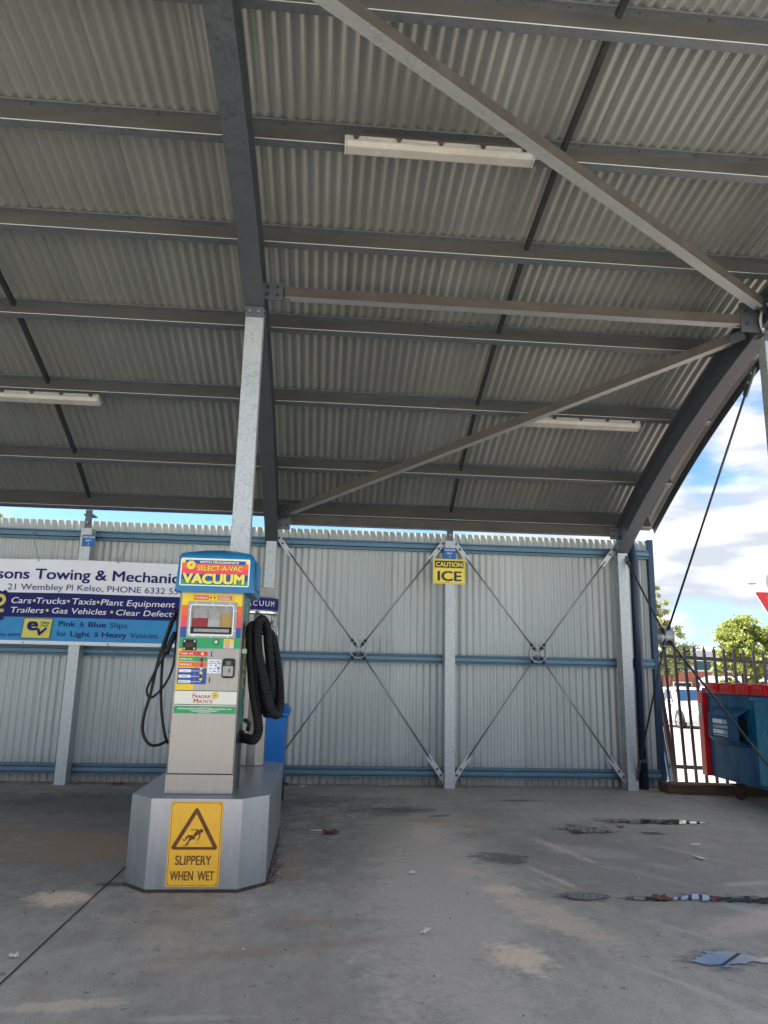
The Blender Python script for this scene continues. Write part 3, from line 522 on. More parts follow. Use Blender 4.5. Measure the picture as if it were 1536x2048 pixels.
def wall_brace(xa, xb):
    cx, cz, y = (xa + xb) / 2, 1.43, 8.2
    g = MB(); g.lathe([(.098, -.03), (.098, .03), (.09, .03), (.09, -.03), (.098, -.03)], (cx, y, cz), 'galv', 32, 1); g.build('brace_ring', wall)
    for x, z in ((xa + .075, 2.63), (xb - .075, 2.63), (xa + .085, .13), (xb - .085, .13)):
        d = Vector((cx - x, 0, cz - z)).normalized(); p = Vector((x, y, z)); q = Vector((cx, y, cz)) - d * .025; b = MB()
        b.cyl(p + d * .2, q, .0095, 'rod', 8); b.cyl(q - d * .105, q - d * .07, .018, 'dkrod', 6); b.cyl(q - d * .062, q - d * .03, .018, 'dkrod', 6); b.build('brace_rod', wall)
        c = MB(); n = Vector((-d.z, 0, d.x)) * .027; yy = Vector((0, .006, 0)); a, e = p - d * .09, p + d * .17
        c.hexa([a - n - yy, a - n + yy, a + n + yy, a + n - yy, e - n - yy, e - n + yy, e + n + yy, e + n - yy], 'galv')
        for s_ in (-1, 1):
            a2, e2 = p + d * .17 + n * (s_ * .62), p + d * .24 + n * (s_ * .62); n2 = n * .38
            c.hexa([a2 - n2 - yy, a2 - n2 + yy, a2 + n2 + yy, a2 + n2 - yy, e2 - n2 - yy, e2 - n2 + yy, e2 + n2 + yy, e2 + n2 - yy], 'galv')
        for t in (.0, .075): c.cyl(p + d * t - yy * 3.2, p + d * t, .017, 'rod', 6); c.cyl(p + d * t - yy * 4, p + d * t - yy, .011, 'dkrod', 6)
        c.build('brace_cleat', wall)
wall_brace(-.6, 1.4); wall_brace(1.4, 3.4)
tr = MB(); tr.box(3.795, 3.86, 8.33, 8.425, .0, 2.79, 'trim'); tr.build('edge_trim', wall, .004)
dp = thing('downpipe', (3.575, 8.27, 0), 'dark navy round downpipe beside the corner post of the corrugated wall', 'downpipe')
b = MB(); b.tube([(3.575, 8.25, .0), (3.575, 8.25, 2.55), (3.575, 8.3, 2.72), (3.575, 8.42, 2.85)], .047, 'pipe', 20); b.build('pipe', dp)
b = MB(); b.lathe([(.051, -.02), (.051, .02), (.048, .02), (.048, -.02)], (3.575, 8.25, .3), 'pipe', 20); b.box(3.515, 3.525, 8.23, 8.27, .28, .32, 'rod'); b.cyl((3.625, 8.21, .3), (3.625, 8.24, .3), .012, 'chrome', 6); b.build('pipe_clamp', dp)

# ------------------------------------------------------------------ strip lights
def strip_light(name, x0, length, a, label, dr=.3):
    c = arc(RB + dr, a); t, n = local_frame(a); root = thing(name, (x0, c[0], c[1]), label, 'light fitting', 'fluorescent strip lights under the roof')
    def sec(b, pts, xa, xb, m): b.prism([(c[0] + t[0] * u * .85 - n[0] * w * .74, c[1] + t[1] * u * .85 - n[1] * w * .74) for u, w in pts], 0, xa, xb, m)
    b = MB(); sec(b, [(-.062, 0), (.062, 0), (.066, .03), (-.066, .03)], x0, x0 + length, 'lightbody'); b.build('housing', root, .004)
    b = MB(); sec(b, [(-.064, .031), (.064, .031), (.06, .06), (.038, .095), (-.038, .095), (-.06, .06)], x0 + .012, x0 + length - .012, 'dif')
    for xx in (x0, x0 + length - .012): sec(b, [(-.066, .0305), (.066, .0305), (.062, .06), (.04, .098), (-.04, .098), (-.062, .06)], xx, xx + .012, 'lightbody')
    b.build('diffuser', root, .006)
    for k in range(5):
        x = x0 + .07 + k * (length - .14) / 4; b = MB(); sec(b, [(-.075, .012), (-.066, .012), (-.066, .05), (-.075, .046)], x - .012, x + .012, 'rustm'); sec(b, [(-.082, .02), (-.075, .02), (-.075, .034), (-.082, .03)], x - .02, x + .02, 'rustm'); b.build('clip', root)
strip_light('strip_light', .02, 1.19, R(8.2), 'highest strip light, its right end crossed by the upper diagonal strut')
strip_light('strip_light', 1.82, 1.19, R(22.65), 'strip light low on the right, partly behind the rising diagonal strut', .26)
strip_light('strip_light', -3.33, 1.19, R(22.65), 'strip light at the far left, left of the machine\'s column', .26)

# ------------------------------------------------------------------ signs on the wall
s = Sign(1.3955, 8.126, 2.51); s.plate(rrect(-.069, -.064, .069, .064, .003), .003, 'bay')
for t, z, w in (('VACUUM', .03, .118), ('BAY', -.008, .058), ('4', -.046, .014)): s.text(t, -w / 2, w / 2, z, .02, 'white', 1, .015)
tag(s.build('bay_sign'), 'small blue sign reading VACUUM BAY 4 above the yellow caution sign', 'sign')
s = Sign(-2.565, 8.126, 2.516); s.plate(rrect(-.069, -.064, .069, .064, .003), .003, 'bay')
for t, z, w in (('VACUUM', .03, .118), ('BAY', -.008, .058), ('3', -.046, .014)): s.text(t, -w / 2, w / 2, z, .02, 'white', 1, .015)
tag(s.build('bay_sign'), 'small blue sign reading VACUUM BAY 3 on the post above the towing banner', 'sign')
s = Sign(1.386, 8.12, 2.306); s.plate(rrect(-.182, -.139, .182, .139, .014), .004, 'cyel'); s.poly(rrect(-.172, -.129, .172, .129, .009), 'sblk', 1); s.poly(rrect(-.1695, -.1265, .1695, .1265, .008), 'cyel', 2)
s.rect(-.162, .04, .162, .12, 'sblk', 3); s.text('CAUTION', -.15, .15, .055, .05, 'cyel', 4, .03); s.text('ICE', -.132, .142, -.104, .112, 'sblk', 3, .035)
for x in (-.035, -.008): s.disc(x, -.122, .006, 'sblk', 3, 8)
tag(s.build('caution_sign'), 'yellow and black sign reading CAUTION ICE on the middle post', 'sign')

ban = thing('banner', (-2.6, 8.1, 1.85), 'white and blue vinyl banner for towing and mechanical services tied to the wall', 'banner')
def bfn(x, z, y):
    d = (z - 1.6) - .57 * (x + 3.35); w = .010 * math.exp(-(d / .05) ** 2) - .006 * math.exp(-((d - .07) / .05) ** 2) + .004 * math.sin(x * 5.1 + z * 2) + .003 * math.sin(x * 11 - z * 7) + .004 * math.sin((z + x * .4) * 17)
    return (x, y - w, z + .006 * math.sin((x + 3.05) * 3.4) * (z - 1.4))
s = Sign(0, 8.105, 0, .004, bfn); X0, X1 = -4.6, -1.45
s.grid(X0, 1.935, X1, 2.292, 'bwhite', 0, 70, 10); s.grid(X0, 1.678, X1, 1.935, 'navy', 0, 70, 8); s.grid(X0, 1.435, X1, 1.678, 'bblue', 0, 70, 8); s.grid(X0, 1.398, X1, 1.435, 'bwhite', 0, 70, 1)
s.text('sons Towing & Mechanical', -3.462, -1.45, 2.082, .115, 'navy', 1, .022); s.text('A', -4.2, -3.5, 2.082, .115, 'navy', 1, .022) if False else None
s.text('21 Wembley Pl Kelso, PHONE 6332 55', -3.34, -1.565, 1.964, .068, 'navy', 1, .0)
s.text('Cars', -3.285, -3.085, 1.822, .066, 'bwhite', 1, .008, .18); s.text('Trucks', -3.04, -2.725, 1.822, .066, 'bwhite', 1, .008, .18); s.text('Taxis', -2.665, -2.42, 1.822, .066, 'bwhite', 1, .008, .18); s.text('Plant Equipment', -2.365, -1.59, 1.822, .066, 'bwhite', 1, .008, .18)
for x in (-3.052, -2.695, -2.392): s.disc(x, 1.852, .015, 'byel', 1)
s.text('Trailers', -3.285, -2.945, 1.722, .062, 'bwhite', 1, .008, .18); s.text('Gas Vehicles', -2.86, -2.3, 1.722, .062, 'bwhite', 1, .008, .18); s.text('Clear Defects', -2.2, -1.57, 1.722, .062, 'bwhite', 1, .008, .18)
for x in (-2.905, -2.24): s.disc(x, 1.752, .015, 'byel', 1)
s.text('Pink', -2.77, -2.6, 1.588, .058, 'navy', 1, .02); s.text('&', -2.56, -2.51, 1.588, .058, 'navy', 1); s.text('Blue', -2.47, -2.285, 1.588, .058, 'navy', 1, .02); s.text('Slips', -2.25, -2.065, 1.588, .058, 'navy', 1)
s.text('for', -2.78, -2.68, 1.487, .058, 'navy', 1); s.text('Light', -2.64, -2.44, 1.487, .058, 'navy', 1, .02); s.text('&', -2.4, -2.35, 1.487, .058, 'navy', 1); s.text('Heavy', -2.32, -2.065, 1.487, .058, 'navy', 1, .02); s.text('Vehicles', -2.03, -1.74, 1.487, .058, 'navy', 1)
s.quad([(-3.148, 1.457), (-2.845, 1.457), (-2.825, 1.669), (-3.128, 1.669)], 'navy', 1); s.quad([(-3.14, 1.463), (-2.851, 1.463), (-2.833, 1.663), (-3.122, 1.663)], 'byel', 2)
s.text('e', -3.09, -2.975, 1.545, .135, 'navy', 3, .045); s.text('Safety', -2.95, -2.858, 1.612, .024, 'navy', 3, .012); s.text('Check', -2.955, -2.868, 1.582, .024, 'navy', 3, .012)
s.line(-2.972, 1.56, -2.955, 1.497, .028, 'navy', 3); s.line(-2.962, 1.493, -2.885, 1.568, .024, 'navy', 4)
s.text('RL No 48099', -3.425, -3.16, 1.475, .032, 'navy', 1, .0, .15)
def gear(cx, cz, r):
    p = []
    for k in range(10):
        for a, q in ((0, 1), (.3, 1), (.42, .84), (.88, .84)): t = 2 * math.pi * (k + a) / 10 + .2; p.append((cx + r * q * math.cos(t), cz + r * q * math.sin(t)))
    return p
s.poly(gear(-3.46, 1.80, .19), 'navy', 1); s.disc(-3.4, 1.852, .064, 'byel', 2, 20); s.disc(-3.4, 1.852, .03, 'navy', 3, 16); s.text('s', -3.4, -3.345, 1.725, .05, 'byel', 2, .03, .2)
for x in (-3.05, -2.222, -3.11, -2.247, -3.7): s.disc(x, 2.279 if x in (-3.05, -2.222) else 1.415, .009, 'rod', 2, 8)
s.build('banner_sheet', ban)
def chain(p, q):
    p, q = Vector(p), Vector(q); d = q - p; n = int(d.length / .017); b = MB(); d2 = d.normalized(); x = Vector((1, 0, 0)); x = (x - d2 * x.dot(d2)).normalized(); y = d2.cross(x)
    for i in range(n):
        c = p + d * ((i + .5) / n); u = x if i % 2 else y; r = [c + d2 * (.0115 * math.cos(k * math.pi / 4)) + u * (.005 * math.sin(k * math.pi / 4)) for k in range(9)]; b.tube(r, .0016, 'chain', 4, False)
    b.build('chain', ban)
chain((-3.05, 8.09, 2.28), (-3.23, 8.29, 2.635)); chain((-2.222, 8.09, 2.285), (-2.14, 8.29, 2.635)); chain((-2.247, 8.09, 1.41), (-2.17, 8.29, 1.31))

# ------------------------------------------------------------------ plinth and its sign
pl = MB(); y0, ya, yb, yc_ = 4.432, 4.578, 6.08, 6.22
pp = [(-.91, y0), (-.411, y0), (-.268, ya), (-.268, yb), (-.41, yc_), (-.91, yc_), (-1.052, yb), (-1.052, ya)]
pl.prism(pp, 2, .012, .483, 'steel_b'); plinth = thing('plinth', (-.66, 5.3, 0), 'stainless clad octagonal plinth carrying the vacuum machines and the column', 'plinth'); pl.build('plinth_body', plinth, .004)
b = MB(); pp2 = [(x * 1 + (-.66 - x) * -.012, y + (5.3 - y) * -.006) for x, y in pp]; b.prism(pp2, 2, .0, .0118, 'dirt'); b.build('mortar_bed', plinth)
s = Sign(-.66 + .003, 4.4265, .2497); s.plate(rrect(-.143, -.22, .143, .22, .016), .004, 'syel'); s.poly(rrect(-.136, -.213, .136, .213, .012), 'sbrn', 1); s.poly(rrect(-.1335, -.2105, .1335, .2105, .011), 'syel', 2)
def tri(r, hw, zb, zt, rad): # rounded triangle
    out = []; C_ = [(-hw, zb), (hw, zb), (0, zt)]
    for i in range(3):
        p, c, n = Vector(C_[i - 1]), Vector(C_[i]), Vector(C_[(i + 1) % 3]); u = (p - c).normalized(); w = (n - c).normalized(); bi = (u + w).normalized(); sn = math.sqrt(max(1e-6, 1 - u.dot(bi) ** 2)); o = c + bi * (rad / sn)
        a0 = math.atan2((c + u * (rad * u.dot(bi) / sn) - o).y, (c + u * (rad * u.dot(bi) / sn) - o).x); a1 = math.atan2((c + w * (rad * u.dot(bi) / sn) - o).y, (c + w * (rad * u.dot(bi) / sn) - o).x)
        if a1 < a0: a1 += 2 * math.pi
        out += [(o.x + rad * math.cos(a0 + (a1 - a0) * k / 5), o.y + rad * math.sin(a0 + (a1 - a0) * k / 5)) for k in range(6)]
    return out
s.poly(tri(0, .133, -.031, .196, .012), 'sbrn', 3); s.poly(tri(0, .1, -.0165, .155, .002), 'syel', 4)
def F(pts, m='sbrn'): s.poly([(x, z - .2497) for x, z in pts], m, 5)
s.disc(.035 - .003, .316 - .2497, .0105, 'sbrn', 5, 14)
F([(-.026, .3235), (-.022, .318), (-.002, .3195), (.007, .318), (-.012, .294), (.004, .2865), (.0155, .298), (.021, .296), (.021, .286), (.0125, .267), (.0165, .265), (.0285, .287), (.028, .303), (.0225, .318), (.012, .3245)])
F([(-.014, .294), (-.025, .2945), (-.043, .2925), (-.058, .268), (-.066, .276), (-.069, .272), (-.059, .262), (-.054, .264), (-.038, .281), (-.03, .283), (-.037, .264), (-.05, .243), (-.062, .2415), (-.062, .238), (-.04, .24), (-.027, .263), (-.016, .271), (-.001, .273), (.001, .284)])
F([(.0125, .26), (.0165, .259), (.016, .252), (.0135, .25)]); F([(-.038, .2385), (-.028, .2395), (-.022, .238), (-.03, .2375)])
s.text('SLIPPERY', -.099, .097, .1415 - .2497, .0495, 'sbrn', 3, .018); s.text('WHEN', -.121, .004, .063 - .2497, .049, 'sbrn', 3, .018); s.text('WET', .026, .117, .063 - .2497, .049, 'sbrn', 3, .018)
for x in (-.128, .128):
    for z in (-.205, .205): s.disc(x, z, .0028, 'sblk', 3, 8)
tag(s.build('slippery_sign'), 'amber sign reading SLIPPERY WHEN WET with falling figure on the plinth', 'sign')

# ------------------------------------------------------------------ main vacuum machine
OX, OY, OZ = -.678, 4.58, .484
vac = thing('vacuum_machine', (OX, OY, OZ), 'stainless vacuum machine with blue hood and rainbow front panel', 'vacuum machine')
b = MB(); b.box(OX - .193, OX + .193, OY, OY + .17, OZ, OZ + 1.19, 'steel'); cab = b.build('cabinet', vac, .006)
b = MB(); b.box(OX - .1885, OX + .1885, OY - .002, OY - .0002, OZ + .1075, OZ + 1.168, 'black'); b.build('door_gasket', vac)
b = MB(); tp = [(OX - .185, OY + .171), (OX + .185, OY + .171)] + [(OX + .2 * math.cos(a), OY + .29 + .2 * math.sin(a)) for a in [R(-25 + 230 * k / 30) for k in range(31)]]
tp = [tp[0], tp[1]] + tp[2:]; b.prism(tp, 2, OZ, OZ + 1.185, 'steel', True); b.build('tank', vac)
b = MB(); b.box(OX - .186, OX + .186, OY - .004, OY - .0005, OZ + .112, OZ + 1.165, 'steel'); b.box(OX - .1935, OX + .1935, OY - .007, OY - .001, OZ + .0, OZ + .107, 'steel'); b.build('front_door', vac, .0015)
s = Sign(OX, OY - .0045, OZ, .0005)
s.poly(rrect(-.178, .449, .183, .491, .002), 'green'); s.text('FRAGRA-MATICS MANUFACTURING COMPANY, INC.', -.155, .16, .472, .0085, 'white', 2, .03); s.text('MANUFACTURED BY', -.03, .035, .4835, .0035, 'white', 2, .02)
for z, w in ((.4665, .085), (.4615, .07), (.455, .035)): s.line(-w, z, w, z, .0022, 'white', 2)
s.rect(-.18, .4935, .184, .4975, 'cream'); s.rect(-.18, .4975, .184, .5015, 'sblk'); s.rect(-.178, .502, .184, .577, 'cream'); s.rect(-.18, .578, .184, .5815, 'sblk')
s.text('F', -.074, -.06, .538, .025, 'dred', 2, .025); s.text('RAGRA', -.058, .03, .538, .018, 'dred', 2, .025); s.text('M', -.066, -.04, .509, .025, 'dred', 2, .025); s.text('ATICS', -.038, .044, .509, .018, 'dred', 2, .025)
def flower(cx, cz, r, l):
    for k in range(8):
        a = 2 * math.pi * k / 8 + .39; s.disc(cx + r * .62 * math.cos(a), cz + r * .62 * math.sin(a), r * .36, 'dred', l, 12); s.disc(cx + r * .62 * math.cos(a), cz + r * .62 * math.sin(a), r * .32, 'lyel', l + 1, 12)
    s.disc(cx, cz, r * .42, 'lyel', l + 2); s.disc(cx, cz, r * .26, 'orange', l + 3)
flower(.056, .553, .023, 2)
s.rect(-.176, .582, -.074, .824, 'yel', 1)
s.poly([(-.176, .824), (.184, .829), (.184, .893), (-.176, .888)], 'green', 2)
for z0, z1, m in ((.889, .953, 'blue'), (.953, 1.02, 'pink'), (1.02, 1.083, 'orange'), (1.083, 1.154, 'yel')): s.rect(-.176, z0, .184, z1, m, 1)
s.poly(rrect(-.114, 1.116, .134, 1.145, .004), 'sblk', 2); s.poly(rrect(-.1125, 1.1175, .1325, 1.1435, .003), 'yel', 3); s.rect(-.105, 1.119, -.02, 1.142, 'red', 4); s.text('WARNING', -.099, -.026, 1.1245, .0115, 'white', 5, .03)
for x in (-.008, .016): s.disc(x, 1.131, .006, 'sblk', 4)
s.rect(.032, 1.119, .122, 1.142, 'red', 4)
for k in range(4): s.line(.036, 1.1225 + k * .0052, .117 - .012 * (k % 2), 1.1225 + k * .0052, .002, 'white', 5)
for z0, z1, m, t, tx in ((.782, .808, 'red', 'TURBO VAC', -.085), (.750, .7775, 'green', 'SUPER VAC', -.089), (.718, .7455, 'orange', 'FRAGRANCE', -.092)):
    s.poly(rrect(-.172, z0, -.003, z1, .004), m, 2); s.text(t, -.166, tx, z0 + .0075, .0105, 'white', 3, .03)
s.poly(rrect(-.172, .617, -.002, .711, .007), 'blue', 2)
for z, t, w in ((.694, 'ICY', .012), (.662, 'JASMINE', .032), (.631, 'PINA COLADA', .056)):
    s.poly(rrect(-.166, z - .0085, -.092, z + .0085, .0075), 'white', 3); s.text(t, -.13 - w / 2, -.13 + w / 2, z - .003, .006, 'blue', 4, .02); s.line(-.092, z, -.036, z, .0025, 'white', 3)
s.line(-.036, .631, -.036, .694, .0025, 'white', 3)
for z, d, m in ((.797, 1, 'lyel'), (.777, 1, 'orange'), (.739, -1, 'red'), (.722, -1, 'blue'), (.706, -1, 'lyel'), (.684, 1, 'lyel'), (.645, -1, 'lyel')):
    s.poly([(-.034 - .012, z - .004 * d), (-.034 + .012, z - .004 * d), (-.034, z + .009 * d)], m, 4); s.rect(-.040, min(z - .012 * d, z - .004 * d), -.028, max(z - .012 * d, z - .004 * d), m, 4)
s.rect(-.0725, .617, -.071, .824, 'steel', 5)
s.rect(.001, .682, .083, .763, 'bwhite', 2); s.text('DEBIT CARD', .012, .073, .749, .006, 'sblk', 3, .03); s.text('ACCEPTED HERE', .006, .077, .738, .006, 'sblk', 3, .03); s.rect(.058, .706, .073, .719, 'bblue', 3); s.disc(.05, .728, .006, 'red', 3, 10)
for x, z, w in ((.014, .728, .01), (.012, .71, .018), (.04, .71, .01), (.014, .695, .007), (.034, .694, .018), (.062, .694, .01)): s.line(x, z, x + w, z, .004, 'sblk' if z < .7 else 'blue', 3)
s.rect(.086, .829, .149, .886, 'dred', 3); s.rect(.0875, .862, .1475, .8845, 'lyel', 4); s.text('$2.00', .092, .124, .867, .012, 'sblk', 5); s.disc(.137, .873, .004, 'red', 5, 8)
for k in range(3): s.rect(.0875, .831 + k * .0102, .1475, .839 + k * .0102, 'cream', 4); s.line(.094, .835 + k * .0102, .124, .835 + k * .0102, .003, 'red', 5)
for x, z in ((.02, .795), (.018, .643)): s.poly(rrect(x - .0032, z - .016, x + .0032, z + .016, .002), 'sblk', 2)
s.build('front_panel', vac)
def stud(parent, x, z, r=.006, y=None): pass
# window with frame, bottles and studs
wn = MB(); Yf = OY - .005
def frame(b, x0, z0, x1, z1, w, ya, yb, m, r=.012):
    A = rrect(x0, z0, x1, z1, r); B = rrect(x0 + w, z0 + w, x1 - w, z1 - w, max(r - w, .003)); n = len(A)
    v = [(OX + x, ya, OZ + z) for x, z in A] + [(OX + x, ya, OZ + z) for x, z in B] + [(OX + x, yb, OZ + z) for x, z in A] + [(OX + x, yb, OZ + z) for x, z in B]
    b.add(v, [(i, (i + 1) % n, n + (i + 1) % n, n + i) for i in range(n)] + [(2 * n + i, 2 * n + (i + 1) % n, (i + 1) % n, i) for i in range(n)] + [(n + i, n + (i + 1) % n, 3 * n + (i + 1) % n, 3 * n + i) for i in range(n)], m)
frame(wn, -.138, .890, .156, 1.107, .03, OY - .011, OY - .0025, 'steel', .008); frame(wn, -.124, .902, .141, 1.089, .007, OY - .022, OY - .0025, 'chrome', .014)
for x in (-.093, .008, .11):
    for z in (1.098, .896): wn.sphere((OX + x, OY - .012, OZ + z), .0058, 'white', 8, 4, (1, .7, 1))
for z in (1.055, .932):
    for x in (-.131, .149): wn.sphere((OX + x, OY - .012, OZ + z), .0058, 'white', 8, 4, (1, .7, 1))
win = wn.build('window_frame', vac)
b = MB(); b.add([(OX - .117, OY - .0078, OZ + .908), (OX + .134, OY - .0078, OZ + .908), (OX + .134, OY - .0078, OZ + 1.083), (OX - .117, OY - .0078, OZ + 1.083)], [(0, 1, 2, 3)], 'lightbody')
b.box(OX - .113, OX + .13, OY - .014, OY - .0085, OZ + .915, OZ + .954, 'black'); b.box(OX - .095, OX + .115, OY - .0155, OY - .0141, OZ + .924, OZ + .943, 'bottle'); b.build('drawer', win)
for x, w, zt, m in ((-.062, .046, 1.007, 'liq_r'), (.022, .036, .998, 'liq_c'), (.095, .034, 1.034, 'liq_y')):
    b = MB(); cc = (OX + x, OY - .0081, OZ); b.add([], [], m)
    def half(r, z0, z1, mm):
        n = 12; v = [(cc[0] + r * math.cos(math.pi * k / n), cc[1] - .01 * math.sin(math.pi * k / n), OZ + z) for z in (z0, z1) for k in range(n + 1)]
        b.add(v, [(k, k + 1, n + 2 + k, n + 1 + k) for k in range(n)], mm, True)
    half(w, .955, zt, m); half(w * .985, zt, 1.062, 'bottle'); half(w * .45, 1.062, 1.082, 'bottle'); b.build('bottle', win)
b = MB(); b.add([(OX + x, OY - .019, OZ + z) for x, z in ((-.115, .911), (.132, .911), (.132, 1.08), (-.115, 1.08))], [(0, 1, 2, 3)], 'pane'); b.build('pane', win)
b = MB(); b.prism([(OX + x, OZ + z) for x, z in rrect(-.153, .813, -.073, .877, .008)], 1, OY - .014, OY - .0055, 'black'); b.box(OX - .135, OX - .09, OY - .0145, OY - .0138, OZ + .832, OZ + .858, 'rdisp')
for x in (-.143, -.084):
    for z in (.824, .867): b.sphere((OX + x, OY - .0145, OZ + z), .006, 'white', 8, 4, (1, .6, 1))
b.build('display', vac)
b = MB(); b.prism([(OX + x, OZ + z) for x, z in rrect(.089, .656, .163, .770, .016)], 1, OY - .03, OY - .0055, 'black'); rd = b.build('card_reader', vac, .004)
b = MB(); b.prism([(OX + x, OZ + z) for x, z in rrect(.0965, .668, .1555, .726, .005)], 1, OY - .033, OY - .0302, 'lightbody')
for k in range(3):
    q = [(OX + .122 + (.007 + .006 * k) * math.cos(R(a)), OY - .0336, OZ + .7 + (.007 + .006 * k) * math.sin(R(a))) for a in range(-50, 51, 20)]; b.tube(q, .0012, 'sblk', 4, False)
b.build('touch_pad', rd)
b = MB(); b.box(OX + .111, OX + .142, OY - .0312, OY - .0301, OZ + .731, OZ + .755, 'lcd'); b.build('screen', rd)
for x, z, r, m in ((.043, .866, .011, 'cream'), (-.034, .761, .0085, 'sblk'), (-.034, .664, .0085, 'sblk')):
    b = MB(); b.lathe([(r * 1.35, 0), (r * 1.35, -.006), (r, -.008)], (OX + x, OY - .006, OZ + z), 'sblk' if m == 'cream' else 'chrome', 18, 1); b.lathe([(r, -.008), (r * .9, -.013), (0, -.014)], (OX + x, OY - .006, OZ + z), m, 18, 1); b.build('button' if m == 'cream' else 'selector_knob', vac)
# hood: skirt, shoulders and a shallow dome
def hood():
    b = MB(); y0, y1 = OY - .05, OY + .47
    secs = [(-.214, .242, y0 + .002, y1, 1.163, .02), (-.222, .248, y0, y1 + .004, 1.180, .022), (-.216, .243, y0 + .003, y1, 1.28, .026), (-.210, .238, y0 + .008, y1 - .005, 1.375, .03), (-.203, .232, y0 + .018, y1 - .012, 1.396, .034), (-.185, .216, y0 + .04, y1 - .03, 1.408, .04), (-.1, .14, y0 + .13, y1 - .12, 1.435, .06), (-.03, .075, y0 + .2, y1 - .2, 1.448, .05)]
    loops = []
    for xa, xb, ya, yb, z, r in secs:
        loops.append([(OX + x, y, OZ + z) for x, y in rrect(xa, ya, xb, yb, r, 5)])
    n = len(loops[0]); v = [p for l in loops for p in l]
    b.add(v, [(i * n + k, i * n + (k + 1) % n, (i + 1) * n + (k + 1) % n, (i + 1) * n + k) for i in range(len(loops) - 1) for k in range(n)], 'hood', True)
    b.add(loops[-1], [tuple(range(n))], 'hood', True); b.add(loops[0], [tuple(reversed(range(n)))], 'hood')
    b.box(OX + .244, OX + .256, OY + .1, OY + .34, OZ + 1.2, OZ + 1.37, 'hood'); b.sphere((OX + .243, OY - .03, OZ + 1.172), .006, 'white', 8, 4)
    h = b.build('hood', vac); return h
hd = hood()
s = Sign(OX, OY - .0518, OZ, .0006)
s.fn = lambda x, z, y: (x, y + .05 * max(0, z - OZ - 1.16) ** 1.0 * .55, z)
s.poly(rrect(-.195, 1.197, .221, 1.366, .01), 'white', 0); s.rect(-.187, 1.204, .213, 1.232, 'green', 1); s.rect(-.187, 1.232, .213, 1.268, 'blue', 1); s.rect(-.187, 1.268, .213, 1.302, 'pink', 1); s.rect(-.187, 1.302, .213, 1.336, 'orange', 1); s.rect(-.187, 1.336, .213, 1.359, 'lyel', 1)
s.poly(rrect(-.168, 1.331, .196, 1.354, .011), 'blue', 2); s.text('WITH FRAGRANCE', -.084, .152, 1.336, .0135, 'white', 3, .03, .2)
s.text('SELECT-A-VAC', -.095, .178, 1.289, .034, 'dred', 3, .05); s.text('SELECT-A-VAC', -.094, .177, 1.2905, .032, 'lyel', 4, .015)
s.text('VACUUM', -.182, .197, 1.211, .064, 'navy', 3, .075); s.text('VACUUM', -.178, .193, 1.213, .061, 'lyel', 4, .048); flower(-.132, 1.322, .03, 5); s.build('hood_sign', hd)
# rainbow strip with lettering wrapped round the tank's right side
def side(name):
    cx, cy, r = OX, OY + .29, .2015
    def fn(x, z, y):          # x = arc length from the front of the tank's right side, y = layer
        a = R(-30) + x / r; q = r - y
        return (cx + q * math.cos(a), cy + q * math.sin(a), OZ + z)
    s = Sign(0, 0, 0, .0007, fn)
    for x0, x1, m in ((.0, .06, 'green'), (.06, .1, 'blue'), (.1, .14, 'pink'), (.14, .19, 'orange'), (.19, .24, 'yel')): s.grid(x0, .38 + .25 * x0, x1, 1.165, m, 1, 4, 1)
    v, f = text_mesh('VACUUM', 0); a = min(p[0] for p in v); b_ = max(p[0] for p in v)
    s.add([s.T(.025 + p[1] / .73 * .1, 1.14 - (p[0] - a) / (b_ - a) * .68, 2) for p in v], f, 'yel')
    return s.build(name, vac)
side('side_decal')
# suction hose hung on its hook
hp = [(-.50, 4.83, .787), (-.44, 4.79, .776), (-.39, 4.74, .778), (-.366, 4.71, .83), (-.375, 4.70, .91), (-.395, 4.70, 1.0), (-.412, 4.70, 1.08), (-.43, 4.70, 1.22), (-.443, 4.70, 1.342), (-.449, 4.71, 1.42), (-.44, 4.78, 1.465), (-.425, 4.86, 1.40), (-.40, 4.89, 1.22), (-.37, 4.89, 1.04), (-.34, 4.87, .935), (-.31, 4.85, .94), (-.308, 4.82, 1.08), (-.325, 4.80, 1.24), (-.342, 4.79, 1.36), (-.352, 4.77, 1.45), (-.378, 4.73, 1.50), (-.402, 4.69, 1.47), (-.398, 4.67, 1.38), (-.384, 4.66, 1.28), (-.352, 4.66, 1.16), (-.321, 4.66, 1.04), (-.29, 4.67, .955), (-.262, 4.72, .928), (-.25, 4.8, .965), (-.262, 4.88, 1.1), (-.29, 4.92, 1.26), (-.322, 4.92, 1.39), (-.36, 4.93, 1.44), (-.42, 4.93, 1.44)]
pts = catmull(hp, .0035); rr_ = [.0305, .0305, .0265, .0265]
b = MB(); b.tube(pts, lambda i: rr_[i % 4] if 40 < i < len(pts) - 20 else .031, 'hose', 14, True, False); hs = b.build('suction_hose', vac)
b = MB(); b.cyl((-.535, 4.84, .787), (-.47, 4.82, .784), .04, 'rubber', 20); b.build('hose_cuff', hs)
b = MB(); b.tube([(-.50, 4.8, 1.46), (-.40, 4.8, 1.43), (-.33, 4.8, 1.43), (-.325, 4.8, 1.50)], .008, 'steel', 8); b.build('hose_hook', vac); b = MB(); b.box(-.51, -.485, 4.78, 4.82, 1.40, 1.5, 'steel'); b.build('hook_plate', vac); b = MB(); b.box(-.4845, -.455, 4.60, 4.64, 1.285, 1.315, 'lightbody'); b.build('door_latch', vac, .003)
